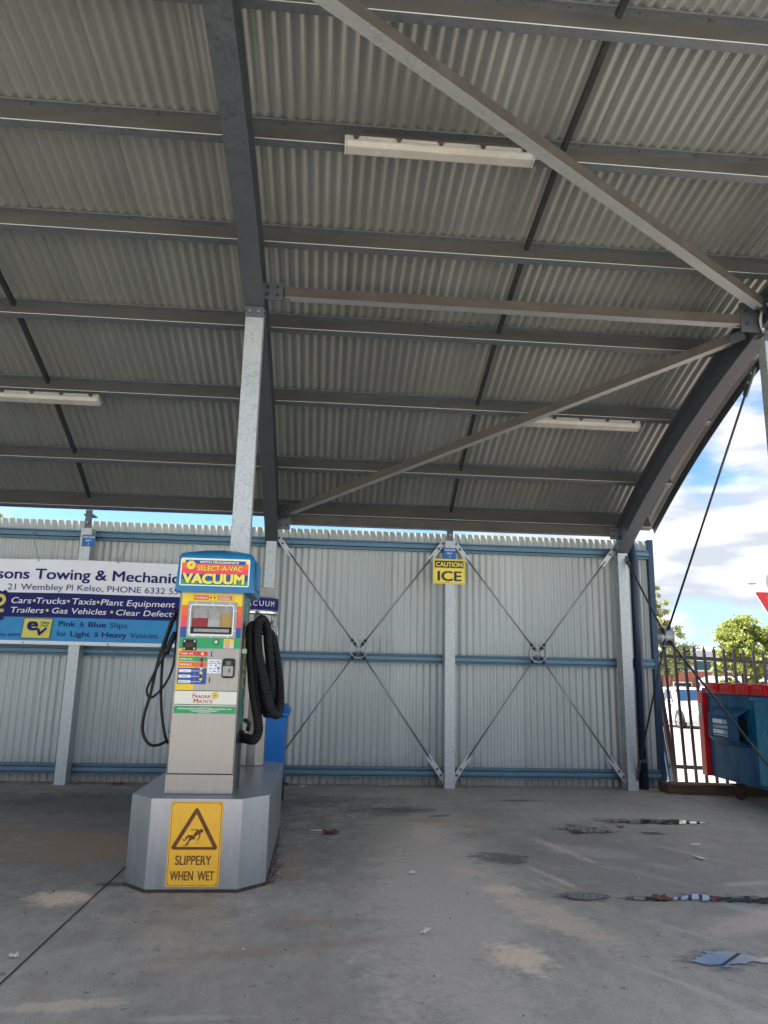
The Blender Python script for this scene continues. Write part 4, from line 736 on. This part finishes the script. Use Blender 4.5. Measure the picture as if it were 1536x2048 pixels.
# air line on the left side
A = [(-.923, 4.76, 1.53), (-.944, 4.75, 1.48), (-.963, 4.74, 1.40), (-.994, 4.74, 1.28), (-1.014, 4.74, 1.17), (-1.033, 4.74, 1.03), (-1.058, 4.74, .92), (-1.065, 4.75, .83), (-1.045, 4.75, .77), (-1.012, 4.75, .737), (-.98, 4.76, .731), (-.945, 4.78, .742), (-.925, 4.79, .757)]
B = [(-.925, 4.79, .757), (-.912, 4.8, .745), (-.88, 4.8, .745)]
C2 = [(-.923, 4.78, 1.53), (-.95, 4.78, 1.44), (-.972, 4.78, 1.362), (-.985, 4.78, 1.235), (-.98, 4.78, 1.06), (-.967, 4.78, .937), (-.947, 4.78, .84), (-.927, 4.78, .77), (-.909, 4.79, .744)]
D2 = [(-.955, 4.72, 1.28), (-.993, 4.72, 1.21), (-1.035, 4.72, 1.114), (-1.054, 4.73, 1.049), (-1.031, 4.74, 1.012), (-.993, 4.76, 1.04), (-.958, 4.77, 1.09), (-.928, 4.77, 1.156), (-.912, 4.77, 1.236), (-.91, 4.77, 1.36), (-.91, 4.77, 1.5), (-.90, 4.77, 1.53)]
b = MB()
for p, r in ((A, .0092), (C2, .0088), (D2, .0075), (B, .011)): b.tube(catmull(p, .012), r, 'rubber', 10)
ah = b.build('air_hose', vac)
b = MB(); b.tube([(-.912, 4.735, 1.41), (-.92, 4.73, 1.39), (-.948, 4.72, 1.30), (-.955, 4.72, 1.275)], lambda i: (.012, .0165, .0165, .019)[i], 'rubber', 12); b.tube([(-.915, 4.74, 1.4), (-.90, 4.74, 1.33), (-.905, 4.74, 1.28)], .007, 'rubber', 8); b.build('air_gun', ah)
b = MB(); b.tube([(-.87, 4.77, 1.535), (-.93, 4.77, 1.54), (-.935, 4.77, 1.555)], .012, 'rubber', 8); b.build('hose_bracket', vac); b = MB(); b.add([(-.873, 4.7, .87), (-.915, 4.74, .80), (-.915, 4.82, .80), (-.873, 4.82, .87)], [(0, 1, 2, 3)], 'chrome'); b.build('outlet_cover', vac)

# ------------------------------------------------------------------ second vacuum post and bin
v2 = thing('vacuum_post', (-.5, 5.96, .484), 'plain stainless vacuum post with navy VACUUM collar behind the main machine', 'vacuum machine')
cx, cy = -.505, 5.96
b = MB(); b.prism([(cx + .105 * math.cos(R(22.5 + 45 * k)), cy + .105 * math.sin(R(22.5 + 45 * k))) for k in range(8)], 2, .484, 1.62, 'steel'); b.build('body', v2, .004)
b = MB(); b.lathe([(.0, 1.612), (.146, 1.612), (.15, 1.62), (.15, 1.645), (.146, 1.648)], (cx, cy, 0), 'chrome', 36); b.lathe([(.146, 1.648), (.146, 1.742)], (cx, cy, 0), 'navy', 36); b.lathe([(.146, 1.742), (.13, 1.752), (.118, 1.756), (.118, 1.815), (.108, 1.826), (0, 1.83)], (cx, cy, 0), 'lightbody', 36); c2_ = b.build('collar', v2)
def cfn(x, z, y): a = R(-90) + x / .146; q = .1465 - y; return (cx + q * math.cos(a), cy + q * math.sin(a), z)
s = Sign(0, 0, 0, .0007, cfn)
for i, ch in enumerate('VACUUM'): s.text(ch, -.135 + i * .0475, -.135 + i * .0475 + .033, 1.676, .043, 'white', 1, .0)
s.build('collar_lettering', c2_)
b = MB(); b.tube([(cx + .1, cy, 1.52), (cx + .15, cy - .02, 1.525), (cx + .15, cy - .02, 1.42)], .004, 'chrome', 6); b.build('hose_hanger', v2); b = MB(); b.tube([(cx - .06, cy - .11, .82), (cx - .02, cy - .13, .79), (cx - .03, cy - .12, .74)], .016, 'rubber', 8); b.build('outlet_elbow', v2)
wb = thing('wheelie_bin', (-.5, 7.2, 0), 'bright blue wheelie bin standing behind the plinth', 'bin')
b = MB(); b.hexa([(-.71, 6.99, .05), (-.325, 6.99, .05), (-.325, 7.38, .05), (-.71, 7.38, .05), (-.75, 6.93, .78), (-.295, 6.93, .78), (-.295, 7.46, .78), (-.75, 7.46, .78)], 'bin'); b.box(-.775, -.272, 6.905, 7.48, .781, .822, 'bin'); b.build('body', wb, .012)
b = MB(); b.hexa([(-.775, 6.9, .823), (-.27, 6.9, .823), (-.27, 7.48, .823), (-.775, 7.48, .823), (-.74, 6.95, .875), (-.3, 6.95, .875), (-.3, 7.44, .875), (-.74, 7.44, .875)], 'bin'); b.tube([(-.7, 7.5, .85), (-.35, 7.5, .85)], .014, 'bin', 8); b.build('lid', wb, .012)
for x in (-.72, -.36): b = MB(); b.cyl((x, 7.42, .1), (x + .05, 7.42, .1), .1, 'rubber', 20); b.build('wheel', wb)

# ------------------------------------------------------------------ skip bin and sleeper
sk = thing('skip_bin', (4.9, 7.1, 0), 'weathered blue front lift waste bin with red plastic lid on castors', 'waste bin')
b = MB(); P = [(4.17, .19), (5.75, .19), (5.75, 1.04), (4.17, 1.04)]; b.prism([(x, z) for x, z in P], 1, 6.15, 7.895, 'skip'); b.box(4.155, 5.77, 6.13, 7.91, 1.015, 1.045, 'skip'); b.box(4.34, 5.6, 6.3, 7.75, .15, .189, 'rustm'); body = b.build('body', sk, .008)
b = MB(); b.box(4.162, 4.1695, 6.3, 7.0, .23, 1.0, 'skip_f'); b.box(4.15, 4.1545, 6.2, 7.07, 1.0, 1.03, 'skip_f'); b.box(4.157, 4.1615, 6.86, 6.985, .56, .93, 'skip_f'); b.build('faded_panel', body, .003)
# fork pocket
b = MB(); xo = 4.055
b.box(xo, xo + .008, 7.13, 7.70, .62, .83, 'skip')
b.hexa([(xo, 7.13, .831), (xo, 7.70, .831), (4.168, 7.76, .91), (4.168, 7.10, .91), (xo, 7.13, .838), (xo, 7.70, .838), (4.168, 7.76, .917), (4.168, 7.10, .917)], 'skip')
b.hexa([(xo, 7.13, .612), (xo, 7.70, .612), (4.168, 7.74, .52), (4.168, 7.12, .545), (xo, 7.13, .619), (xo, 7.70, .619), (4.168, 7.74, .528), (4.168, 7.12, .553)], 'skip')
b.hexa([(xo, 7.692, .62), (xo, 7.70, .62), (4.168, 7.76, .53), (4.168, 7.752, .53), (xo, 7.692, .83), (xo, 7.70, .83), (4.168, 7.76, .905), (4.168, 7.752, .905)], 'skip')
b.box(4.09, 4.168, 7.16, 7.68, .64, .81, 'black'); pk = b.build('fork_pocket', sk, .003)  # black block inside paints the dark of the open pocket
s = Sign(0, 0, 0, .0008, lambda x, z, y: (xo + y, 7.60 - x, z))
s.rect(0, .755, .19, .797, 'bwhite', 1); s.rect(0, .655, .19, .695, 'bwhite', 1)
for k in range(4): s.rect(.20 + k * .022, .755, .213 + k * .022 - .002 * k, .797, 'bwhite', 1); s.rect(.20 + k * .022, .655, .213 + k * .022 - .002 * k, .695, 'bwhite', 1)
s.text('CLEANAWAY', 0, .29, .709, .033, 'bwhite', 1, .02); s.line(0.01, .64, .28, .64, .006, 'bwhite', 1); s.build('pocket_label', pk)
b = MB(); b.box(4.125, 5.8, 6.1, 7.86, 1.0465, 1.15, 'sred')
for k in range(6):
    y = 7.80 - k * .29; b.box(4.108, 4.1245, y - .21, y, 1.06, 1.158, 'sred'); b.box(4.09, 4.1075, y - .18, y - .05, 1.09, 1.13, 'sred')
b.build('lid', sk, .012)
b = MB(); b.box(4.13, 5.75, 7.93, 8.03, .19, 1.06, 'sred'); b.box(4.124, 4.1295, 7.94, 8.02, .8, .94, 'lightbody'); b.box(4.13, 4.2, 7.87, 7.93, 1.0468, 1.1, 'black'); b.build('hanging_flap', sk, .015)
for x, y in ((4.3, 7.62), (5.6, 7.62), (4.3, 6.4), (5.6, 6.4)):
    b = MB(); b.box(x - .05, x + .05, y - .06, y + .06, .135, .1495, 'rustm')
    for d in (-.032, .026): b.box(x + d, x + d + .006, y - .03, y + .03, .06, .136, 'rustm')
    c = b.build('castor', sk); w = MB(); w.lathe([(0, -.02), (.04, -.02), (.066, -.022), (.072, -.012), (.072, .012), (.066, .022), (.04, .02), (0, .02)], (x, y, .07), 'rustm', 24, 0); w.build('wheel', c)
sl = thing('timber_sleeper', (4.5, 8.0, 0), 'dark weathered timber sleeper on the ground behind the waste bin', 'timber')
b = MB(); b.hexa([(3.70, 7.94, -.0055), (5.9, 7.86, -.012), (5.9, 8.1, -.012), (3.70, 8.18, -.0055), (3.70, 7.945, .098), (5.9, 7.865, .07), (5.9, 8.09, .07), (3.70, 8.17, .098)], 'timber'); b.build('sleeper', sl, .008)

# ------------------------------------------------------------------ palisade fence
fn = thing('palisade_fence', (4.8, 8.8, 0), 'sagging dark steel palisade fence with pointed pales beyond the wall', 'fence')
def fx(u, z): return (4.19 + u - .036 * z, 8.8, z - .039 * u + .012)
def pale(u):
    b = MB(); w = .018; y0, y1 = 8.785, 8.795
    pr = [(-w, .0), (w, .0), (w, 1.50), (w * .75, 1.512), (w * 1.25, 1.53), (0, 1.59), (-w * 1.25, 1.53), (-w * .75, 1.512), (-w, 1.50)]
    v = [fx(u + x, z) for x, z in pr]; v2_ = [(p[0], 8.772, p[2]) for p in v]; v1 = [(p[0], 8.786, p[2]) for p in v]; n = len(v)
    b.add(v2_ + v1, [tuple(range(n)), tuple(range(2 * n - 1, n - 1, -1))] + [(i, n + i, n + (i + 1) % n, (i + 1) % n) for i in range(n)], 'fence'); b.build('pale', fn)
for k in range(-1, 22): pale(k * .1247)
for z in (1.44, .165):
    b = MB(); p, q = fx(-.2, z), fx(2.8, z); b.bar((p[0], 8.805, p[2]), (q[0], 8.805, q[2]), .036, .042, 'fence'); b.build('rail', fn)
b = MB(); b.bar((3.985, 8.72, 1.46), (4.15, 8.72, -.02), .05, .05, 'fence', (0, 1, 0)); b.bar((3.95, 8.74, 1.3), (4.10, 8.74, -.02), .03, .03, 'trim', (0, 1, 0)); b.build('leaning_stile', fn)

# ------------------------------------------------------------------ beyond the fence
def gz(y): return -.03 - .0325 * (min(y, 30) - 9)
def car():
    cx, yf = 14.05, 26.2; g = gz(27.5) ; root = thing('parked_car', (cx, 28.3, g), 'white hatchback parked on the road beyond the fence, facing the camera', 'car')
    # lower body lofted along its length (nose at yf, tail at yf+4.3)
    st = [(0, .62, .28, .55, .62), (.12, .76, .2, .66, .74), (.5, .84, .17, .74, .86), (1.0, .87, .17, .80, .95), (1.35, .875, .17, .84, 1.0), (2.5, .88, .17, .88, 1.0), (3.6, .87, .18, .9, 1.02), (4.1, .82, .22, .85, .98), (4.3, .7, .35, .75, .85)]
    b = MB(); loops = []
    for y, w, z0, z1, z2 in st:
        half = [(.0, z0), (w * .85, z0), (w, z0 + .12), (w * 1.0, (z0 + z1) / 2), (w * .97, z1), (w * .8, z2 - .02), (0, z2)]
        loop = [(x, z) for x, z in half] + [(-x, z) for x, z in reversed(half[1:-1])]; loops.append([(cx + x, yf + y, g + z) for x, z in loop])
    n = len(loops[0]); v = [p for l in loops for p in l]
    b.add(v, [(i * n + k, i * n + (k + 1) % n, (i + 1) * n + (k + 1) % n, (i + 1) * n + k) for i in range(len(loops) - 1) for k in range(n)], 'carw', True); b.add(loops[0], [tuple(reversed(range(n)))], 'carw'); b.add(loops[-1], [tuple(range(n))], 'carw'); b.build('body', root)
    # greenhouse
    gh = [(1.02, .74, .95), (1.85, .6, 1.40), (2.3, .6, 1.46), (3.2, .58, 1.44), (3.75, .52, 1.34), (4.15, .66, .96)]
    b = MB(); top = [(cx + s_ * w, yf + y, g + z) for y, w, z in gh for s_ in (-1, 1)]
    m_ = len(gh); vv = []
    for y, w, z in gh: vv += [(cx - w, yf + y, g + z), (cx, yf + y, g + z + .025), (cx + w, yf + y, g + z)]
    b.add(vv, [(i * 3 + k, i * 3 + k + 1, i * 3 + 4 + k, i * 3 + 3 + k) for i in range(m_ - 1) for k in range(2)], 'carw', True)
    base = [(1.02, .78), (1.85, .8), (2.3, .8), (3.2, .8), (3.75, .76), (4.15, .68)]
    for s_ in (-1, 1):
        q = []
        for (y, w, z), (yb, wb_) in zip(gh, base): q += [(cx + s_ * w, yf + y, g + z), (cx + s_ * wb_, yf + yb, g + .93)]
        b.add(q, [(i * 2, i * 2 + 1, i * 2 + 3, i * 2 + 2) for i in range(m_ - 1)], 'carw', True)
    cab_ = b.build('cabin', root)
    b = MB(); b.add([(cx - .69, yf + 1.07, g + 1.003), (cx + .69, yf + 1.07, g + 1.003), (cx + .555, yf + 1.78, g + 1.388), (cx - .555, yf + 1.78, g + 1.388)], [(0, 1, 2, 3)], 'cglass'); b.build('windscreen', cab_)
    for s_ in (-1, 1):
        for ya, yb, yc2, yd in ((1.45, 2.38, 2.42, 1.92), (2.48, 3.55, 3.3, 2.48)):
            b = MB(); b.add([(cx + s_ * (.806), yf + ya, g + .96), (cx + s_ * .806, yf + yb, g + .98), (cx + s_ * .64, yf + yc2, g + 1.38), (cx + s_ * .64, yf + yd, g + 1.36)], [(0, 1, 2, 3)], 'cglass2'); b.build('side_window', cab_)
        b = MB(); b.sphere((cx + s_ * .93, yf + 1.5, g + 1.0), .09, 'carw', 10, 6, (1.2, .7, .8)); b.build('mirror', root)
        b = MB(); b.sphere((cx + s_ * .62, yf + .14, g + .68), .1, 'lamp', 12, 6, (1.6, .7, .8)); b.build('headlight', root)
        for yw in (.85, 3.45):
            b = MB(); x = cx + s_ * .83; b.lathe([(.2, -.09), (.3, -.1), (.32, -.06), (.32, .06), (.3, .1), (.2, .09)], (x, yf + yw, g + .32), 'tyre', 28, 0); w = b.build('wheel', root)
            b = MB()
            for k in range(5): a = 2 * math.pi * k / 5; b.bar((x + s_ * .085, yf + yw, g + .32), (x + s_ * .085, yf + yw + .2 * math.cos(a), g + .32 + .2 * math.sin(a)), .05, .02, 'alloy', (1, 0, 0))
            b.lathe([(.2, -.09), (.21, 0), (.2, .09)], (x, yf + yw, g + .32), 'alloy', 28, 0); b.lathe([(0, .0), (.2, .0)], (x, yf + yw, g + .32), 'tyre', 28, 0); b.build('rim', w)
            b = MB(); b.lathe([(.345, -.02), (.36, -.02), (.36, .02), (.0, .02)] if s_ < 0 else [(.345, .02), (.36, .02), (.36, -.02), (0, -.02)], (cx + s_ * .865, yf + yw, g + .34), 'tyre', 28, 0); b.build('wheel_arch', root)
    b = MB(); b.box(cx - .5, cx + .5, yf - .012, yf + .04, g + .27, g + .36, 'black'); b.box(cx - .22, cx + .22, yf - .02, yf - .013, g + .42, g + .52, 'white'); b.build('grille', root)
car()
def building():
    g = gz(48); Y = 48.0; root = thing('brick_building', (25, Y, g), 'red brick building with white framed windows and green glazed upper storey', 'building')
    b = MB(); b.box(17, 36, Y, Y + 12, g, 1.6, 'brick'); b.build('brick_wall', root)
    b = MB(); b.box(17.1, 35.9, Y + .1, Y + 11.9, 1.6, 2.72, 'bpanel'); b.build('upper_storey', root)
    b = MB(); b.prism([(Y - .5, 2.72), (Y + 12.4, 2.72), (Y + 12.4, 2.95), (Y + 6, 3.5), (Y - .5, 2.95)], 0, 16.6, 36.4, 'roofm'); b.build('roof', root)
    for x0, x1, z0, z1, mats_ in [(23.05, 24.35, -.1, .94, 'dglass'), (27.5, 28.8, -.1, .94, 'dglass'), (19.4, 20.7, -.1, .94, 'dglass')] + [(18.2 + k * 1.62, 19.5 + k * 1.62, 1.66, 2.62, 'gglass') for k in range(10)]:
        b = MB(); yy = Y if mats_ == 'dglass' else Y + .1; b.box(x0, x1, yy - .06, yy - .01, z0, z1, 'white'); f_ = b.build('window', root)
        b = MB(); b.box(x0 + .08, x1 - .08, yy - .075, yy - .061, z0 + .06, z1 - .08 if mats_ == 'dglass' else z1 - .32, mats_)
        if mats_ == 'gglass': b.box(x0 + .08, (x0 + x1) / 2 - .03, yy - .075, yy - .061, z1 - .26, z1 - .04, mats_); b.box((x0 + x1) / 2 + .03, x1 - .08, yy - .075, yy - .061, z1 - .26, z1 - .04, mats_)
        b.build('pane', f_)
building()
wh = thing('white_shed', (33.5, 44, gz(44)), 'low white shed at the right edge behind the leafy tree', 'shed')
b = MB(); b.box(24.4, 32, 44.5, 47, gz(44), .95, 'bpanel'); b.build('wall', wh); b = MB(); b.prism([(44.2, .95), (47.2, .95), (47.2, 1.0), (45.7, 1.35), (44.2, 1.0)], 0, 24.2, 32.2, 'roofm'); b.build('roof', wh); b = MB(); b.box(25.5, 26.4, 44.46, 44.495, gz(44), .4, 'dglass'); b.build('door', wh)

def tree(name, base, height, crowns, leaf, size, n, label, trunk_r, limbs, seed, dense=True):
    rnd = random.Random(seed); root = thing(name, base, label, 'tree'); B0 = Vector(base); b = MB()
    tops = []
    main = [B0, B0 + Vector((.05, 0, height * .3)), B0 + Vector((-.04, .05, height * .55)), B0 + Vector((.03, 0, height * .85))]
    c = catmull(main, height / 14); b.tube(c, lambda i: trunk_r * (1 - .85 * i / (len(c) - 1)), 'bark', 8)
    for k in range(limbs):
        cr = rnd.choice(crowns); a = c[int(len(c) * rnd.uniform(.3, .8))]; e = Vector(cr[0]) + Vector((rnd.uniform(-.6, .6) * cr[1], rnd.uniform(-.6, .6) * cr[1], rnd.uniform(-.2, .5) * cr[1])); mid = (a + e) / 2 + Vector((0, 0, .12 * (e - a).length))
        q = catmull([a, mid, e], max(.1, (e - a).length / 7)); b.tube(q, lambda i: trunk_r * .42 * (1 - .85 * i / (len(q) - 1)), 'bark', 5); tops.append(e)
    b.build('trunk', root)
    L_ = MB(); vs2 = []; fs = []
    clumps = []
    for (cc, r, sq) in crowns:
        for _ in range(max(3, int(26 * r) if dense else int(14 * r))):
            d = Vector((rnd.gauss(0, 1), rnd.gauss(0, 1), rnd.gauss(0, 1))).normalized() * r * rnd.uniform(.45, 1.0); d.z *= sq; clumps.append((Vector(cc) + d, r * rnd.uniform(.14, .3)))
    for k in range(n):
        cc, cr = rnd.choice(clumps); d = Vector((rnd.gauss(0, 1), rnd.gauss(0, 1), rnd.gauss(0, .75))) * cr * .62; p = cc + d
        u = Vector((rnd.gauss(0, 1), rnd.gauss(0, 1), rnd.gauss(0, .6))).normalized(); w = u.orthogonal().normalized(); w.rotate(Matrix.Rotation(rnd.uniform(0, 6.28), 3, u)); t = u.cross(w); sz = size * rnd.uniform(.6, 1.3); kx = len(vs2)
        vs2 += [p - w * sz, p + t * sz * .5, p + w * sz, p - t * sz * .5]; fs.append((kx, kx + 1, kx + 2, kx + 3))
    L_.add(vs2, fs, leaf); L_.build('crown', root)
def ctree():
    g = gz(38); C0 = (22.05, 38, 0)
    crowns = [((22.1, 38, 3.3), 1.15, .9), ((21.3, 38.1, 2.5), .85, .8), ((22.95, 37.9, 2.6), .95, .85), ((22.1, 37.3, 2.2), 1.0, .7), ((21.0, 38, 1.7), .6, .7), ((23.2, 38, 1.6), .75, .7), ((21.9, 38.6, 3.9), .55, .8), ((22.6, 38, 3.8), .5, .8), ((22.9, 38.2, 1.0), .5, .6), ((21.2, 37.6, .9), .45, .8), ((20.95, 37.6, .35), .35, .8), ((22.3, 37.8, 4.0), .75, .8), ((21.5, 38, 3.4), .8, .8), ((23.1, 38, 3.5), .8, .8), ((23.9, 38.2, 2.9), .8, .8), ((22.0, 37.4, 2.9), .9, .8)]
    tree('leafy_tree', (22.1, 38, g), 5, crowns, 'leaf1', .085, 26000, 'full round leafy tree in bright spring green at the right edge', .16, 16, 3)
ctree()
g30 = gz(30)
tree('sparse_tree', (13.55, 30, g30), 5.6, [((13.75, 30, 4.8), .42, 1.5), ((14.0, 30, 4.3), .35, 1), ((13.5, 30, 3.2), .55, 1.2), ((13.9, 30.2, 2.5), .6, 1.1), ((13.3, 30, 4.4), .5, 1.2), ((14.5, 30, 2.0), .45, .9), ((13.2, 30, 2.2), .7, 1), ((14.0, 29.8, 3.0), .6, 1.1), ((14.3, 30, 1.6), .5, .8), ((13.6, 30, 3.8), .5, 1.2), ((14.9, 30, 2.5), .55, 1), ((14.3, 30, 3.0), .6, 1.1), ((15.1, 30, 1.9), .45, .8), ((14.0, 30, 3.6), .5, 1)], 'leaf2', .06, 9000, 'thin sparsely leaved tree beside the end of the corrugated wall', .07, 22, 5, False)
tree('dark_shrub', (14.3, 40, gz(40)), 3.2, [((18.1, 40, 1.9), .55, .8), ((17.5, 40, 1.5), .6, .8), ((18.9, 40, 1.7), .6, .8), ((19.5, 40, 2.2), .4, .9), ((18.4, 40, 1.0), .3, .6)], 'leaf3', .07, 4200, 'dark green shrub in front of the brick building\'s upper windows', .06, 8, 9) if False else None
sh = thing('garden_shrub', (18.6, 40, gz(40)), 'dark green shrub in front of the brick building\'s upper windows', 'shrub')
def shrub():
    rnd = random.Random(4); b = MB(); v = []; f = []
    for (c, r) in (((17.9, 40, 1.95), .6), ((18.7, 40, 1.85), .6), ((17.4, 40, 1.6), .5), ((19.5, 40, 2.2), .5), ((19.1, 40, 1.7), .4), ((20.0, 40, 2.75), .3), ((19.8, 40, 1.9), .35)):
        for k in range(700):
            p = Vector(c) + Vector((rnd.gauss(0, .5), rnd.gauss(0, .5), rnd.gauss(0, .42))) * r; u = Vector((rnd.gauss(0, 1), rnd.gauss(0, 1), rnd.gauss(0, 1))).normalized(); w = u.orthogonal().normalized(); t = u.cross(w); z = rnd.uniform(.04, .09); i = len(v); v += [p - w * z, p + t * z * .5, p + w * z, p - t * z * .5]; f.append((i, i + 1, i + 2, i + 3))
    b.add(v, f, 'leaf3'); b.build('foliage', sh); b = MB()
    for e in ((17.9, 40, 1.95), (18.7, 40, 1.85), (17.4, 40, 1.6), (19.5, 40, 2.2), (20, 40, 2.75)): b.tube(catmull([(18.6, 40, gz(40)), ((18.6 + e[0]) / 2, 40.05, .6), e], .2), .035, 'bark', 6)
    b.build('stem', sh)
shrub()
tree('yellow_green_tree', (-10.75, 25, gz(25)), 6.4, [((-10.85, 25, 5.75), .55, .7), ((-11.6, 25, 5.4), .8, .8), ((-10.45, 25, 5.6), .35, .6), ((-12.4, 25, 5.2), .7, .8)], 'leaf1', .06, 5200, 'yellow green treetop showing above the wall at the far left', .1, 10, 8)
gw = thing('give_way_sign', (9.1, 14, gz(14)), 'red give way sign at the right edge of the view', 'sign')
b = MB(); tri2 = [(8.52, 2.885), (8.58, 2.905), (9.62, 2.905), (9.68, 2.885), (9.13, 1.95), (9.07, 1.95)]; b.prism(list(reversed(tri2)), 1, 14.0, 14.01, 'signred'); s_ = Sign(0, 13.9985, 0, .001)
b.v += []; pan = b.build('sign_panel', gw); s_.poly(list(reversed([(8.56, 2.878), (8.6, 2.885), (9.6, 2.885), (9.64, 2.878), (9.1, 1.985)])), 'white', 0) if False else None
b = MB(); q = [(8.78, 2.79), (9.42, 2.79), (9.1, 2.24)]; b.add([(x, 13.9975, z) for x, z in q], [(0, 2, 1)], 'white'); b.build('white_centre', pan)
b = MB()
for (x0, z0), (x1, z1) in zip(tri2, tri2[1:] + tri2[:1]): b.bar((x0, 13.996, z0), (x1, 13.996, z1), .004, .02, 'white', (0, 1, 0)) if False else b.bar((x0, 13.998, z0), (x1, 13.998, z1), .018, .006, 'white', (0, 1, 0))
b.build('white_border', pan)
b = MB(); b.cyl((9.1, 14.05, gz(14)), (9.1, 14.05, 3.35), .03, 'galv', 10); b.build('sign_post', gw)
b = MB(); b.cyl((9.0, 14.02, 3.12), (9.0, 14.03, 3.12), .22, 'lightbody', 28); b.build('round_plate', gw)
sl_ = thing('street_lamp', (21.5, 30, g30), 'thin street lamp arm reaching in from the right edge', 'street lamp')
b = MB(); b.cyl((21.5, 30, g30), (21.5, 30, 5.25), .06, 'galv', 10, .04); b.build('pole', sl_); b = MB(); b.tube([(21.5, 30, 5.2), (20, 30, 5.19), (18.4, 30, 5.19)], .02, 'rod', 8); b.build('arm', sl_); b = MB(); b.sphere((18.15, 30, 5.19), .2, 'rod', 12, 6, (1.2, .5, .25)); b.build('lamp_head', sl_)

# ------------------------------------------------------------------ litter on the floor
def butt(x, y, a, label, L_=.05):
    b = MB(); d = Vector((math.cos(a), math.sin(a), 0)) * L_ / 2; b.cyl(Vector((x, y, .0065)) - d, Vector((x, y, .0065)) + d, .004, 'paper', 8); tag(b.build('cigarette_butt'), label, 'cigarette butt', 'cigarette butts on the concrete')
butt(.02, 6.02, .1, 'white cigarette butt beside the crumpled brown leaf', .11); butt(2.79, 5.6, 0, 'white stick of litter lying right of the long puddle', .08); butt(-.15, 8.2, .3, 'cigarette butt at the foot of the wall near the plinth', .06)
def scrap(x, y, w, d, a, label, seed, m='paper', name='paper_scrap', cat='litter', grp='paper scraps on the concrete'):
    rnd = random.Random(seed); n = 5; v = []
    for j in range(n + 1):
        for i in range(n + 1):
            px, py = (i / n - .5) * w, (j / n - .5) * d; e = 1 - .25 * rnd.random()
            v.append((x + (px * math.cos(a) - py * math.sin(a)) * e, y + (px * math.sin(a) + py * math.cos(a)) * e, .006 + rnd.random() * .25 * min(w, d)))
    b = MB(); b.add(v, [(j * (n + 1) + i, j * (n + 1) + i + 1, (j + 1) * (n + 1) + i + 1, (j + 1) * (n + 1) + i) for j in range(n) for i in range(n)], m, True); o = b.build(name); so = o.modifiers.new('s', 'SOLIDIFY'); so.thickness = .0008; tag(o, label, cat, grp)
scrap(2.61, 5.2, .04, .1, .3, 'folded white paper scrap lying upright right of the brown clump', 1); scrap(1.57, 7.41, .03, .06, .5, 'white paper scrap near the foot of the middle post', 2); scrap(.6, 4.81, .05, .04, .2, 'small white scrap in the middle of the floor', 3); scrap(.54, 3.79, .03, .09, -.5, 'pale curled scrap nearest the camera', 4, 'cream'); scrap(-1.23, 3.51, .04, .05, .4, 'pale leaf scrap beside the floor joint at the lower left', 5, 'cream')
scrap(.7, 8.3, .12, .03, 0, 'flat white paper strip against the wall between the braces', 6); scrap(-.35, 8.28, .12, .07, .4, 'dark and white crumpled rubbish at the wall behind the plinth', 7, 'sblk')
for i, (x, y, w, a, l) in enumerate(((.12, 5.92, .13, .3, 'crumpled brown dead leaf right of the plinth'), (2.03, 5.99, .11, .8, 'brown clump of dead leaves beside the round puddle'), (2.47, 6.2, .06, .2, 'orange brown leaf lying in the long puddle'), (1.92, 4.28, .1, .1, 'brown leaf fragment in the thin middle puddle'), (-2.05, 8.2, .12, 0, 'dark clump of leaves at the foot of the wall left of the post'))):
    scrap(x, y, w, w * .7, a, l, 20 + i, 'dryleaf', 'dead_leaf', 'leaf', 'dead leaves on the floor')
lit = MB(); rnd = random.Random(11)
for k in range(420):
    y = 4.6 + abs(rnd.gauss(0, .7)); x = -.268 + abs(rnd.gauss(0, .035)) + .004
    if k > 300: x = rnd.uniform(-3, 3.7); y = 8.36 - abs(rnd.gauss(0, .03))
    r = rnd.uniform(.002, .008); a = rnd.uniform(0, 6.28); z = .004 + rnd.random() * .006
    lit.add([(x + r * math.cos(a + t), y + r * 1.4 * math.sin(a + t), z + (.003 if t > 2 else 0)) for t in (0, 1.7, 3.4, 4.9)], [(0, 1, 2, 3)], 'dirt' if k % 3 else 'dryleaf')
tag(lit.build('leaf_litter'), kind='stuff')
peb = MB()
for k in range(260):
    x, y = rnd.uniform(-1.6, 3.2), rnd.uniform(2.6, 7.8); r = rnd.uniform(.0015, .006); a = rnd.uniform(0, 6.28)
    peb.add([(x + r * math.cos(a + t), y + r * 1.5 * math.sin(a + t), .004 + (.004 if t > 2 else 0)) for t in (0, 1.7, 3.4, 4.9)], [(0, 1, 2, 3)], random.Random(k).choice(('dirt', 'dirt', 'dryleaf', 'paper', 'dirt')))
tag(peb.build('floor_debris'), kind='stuff')
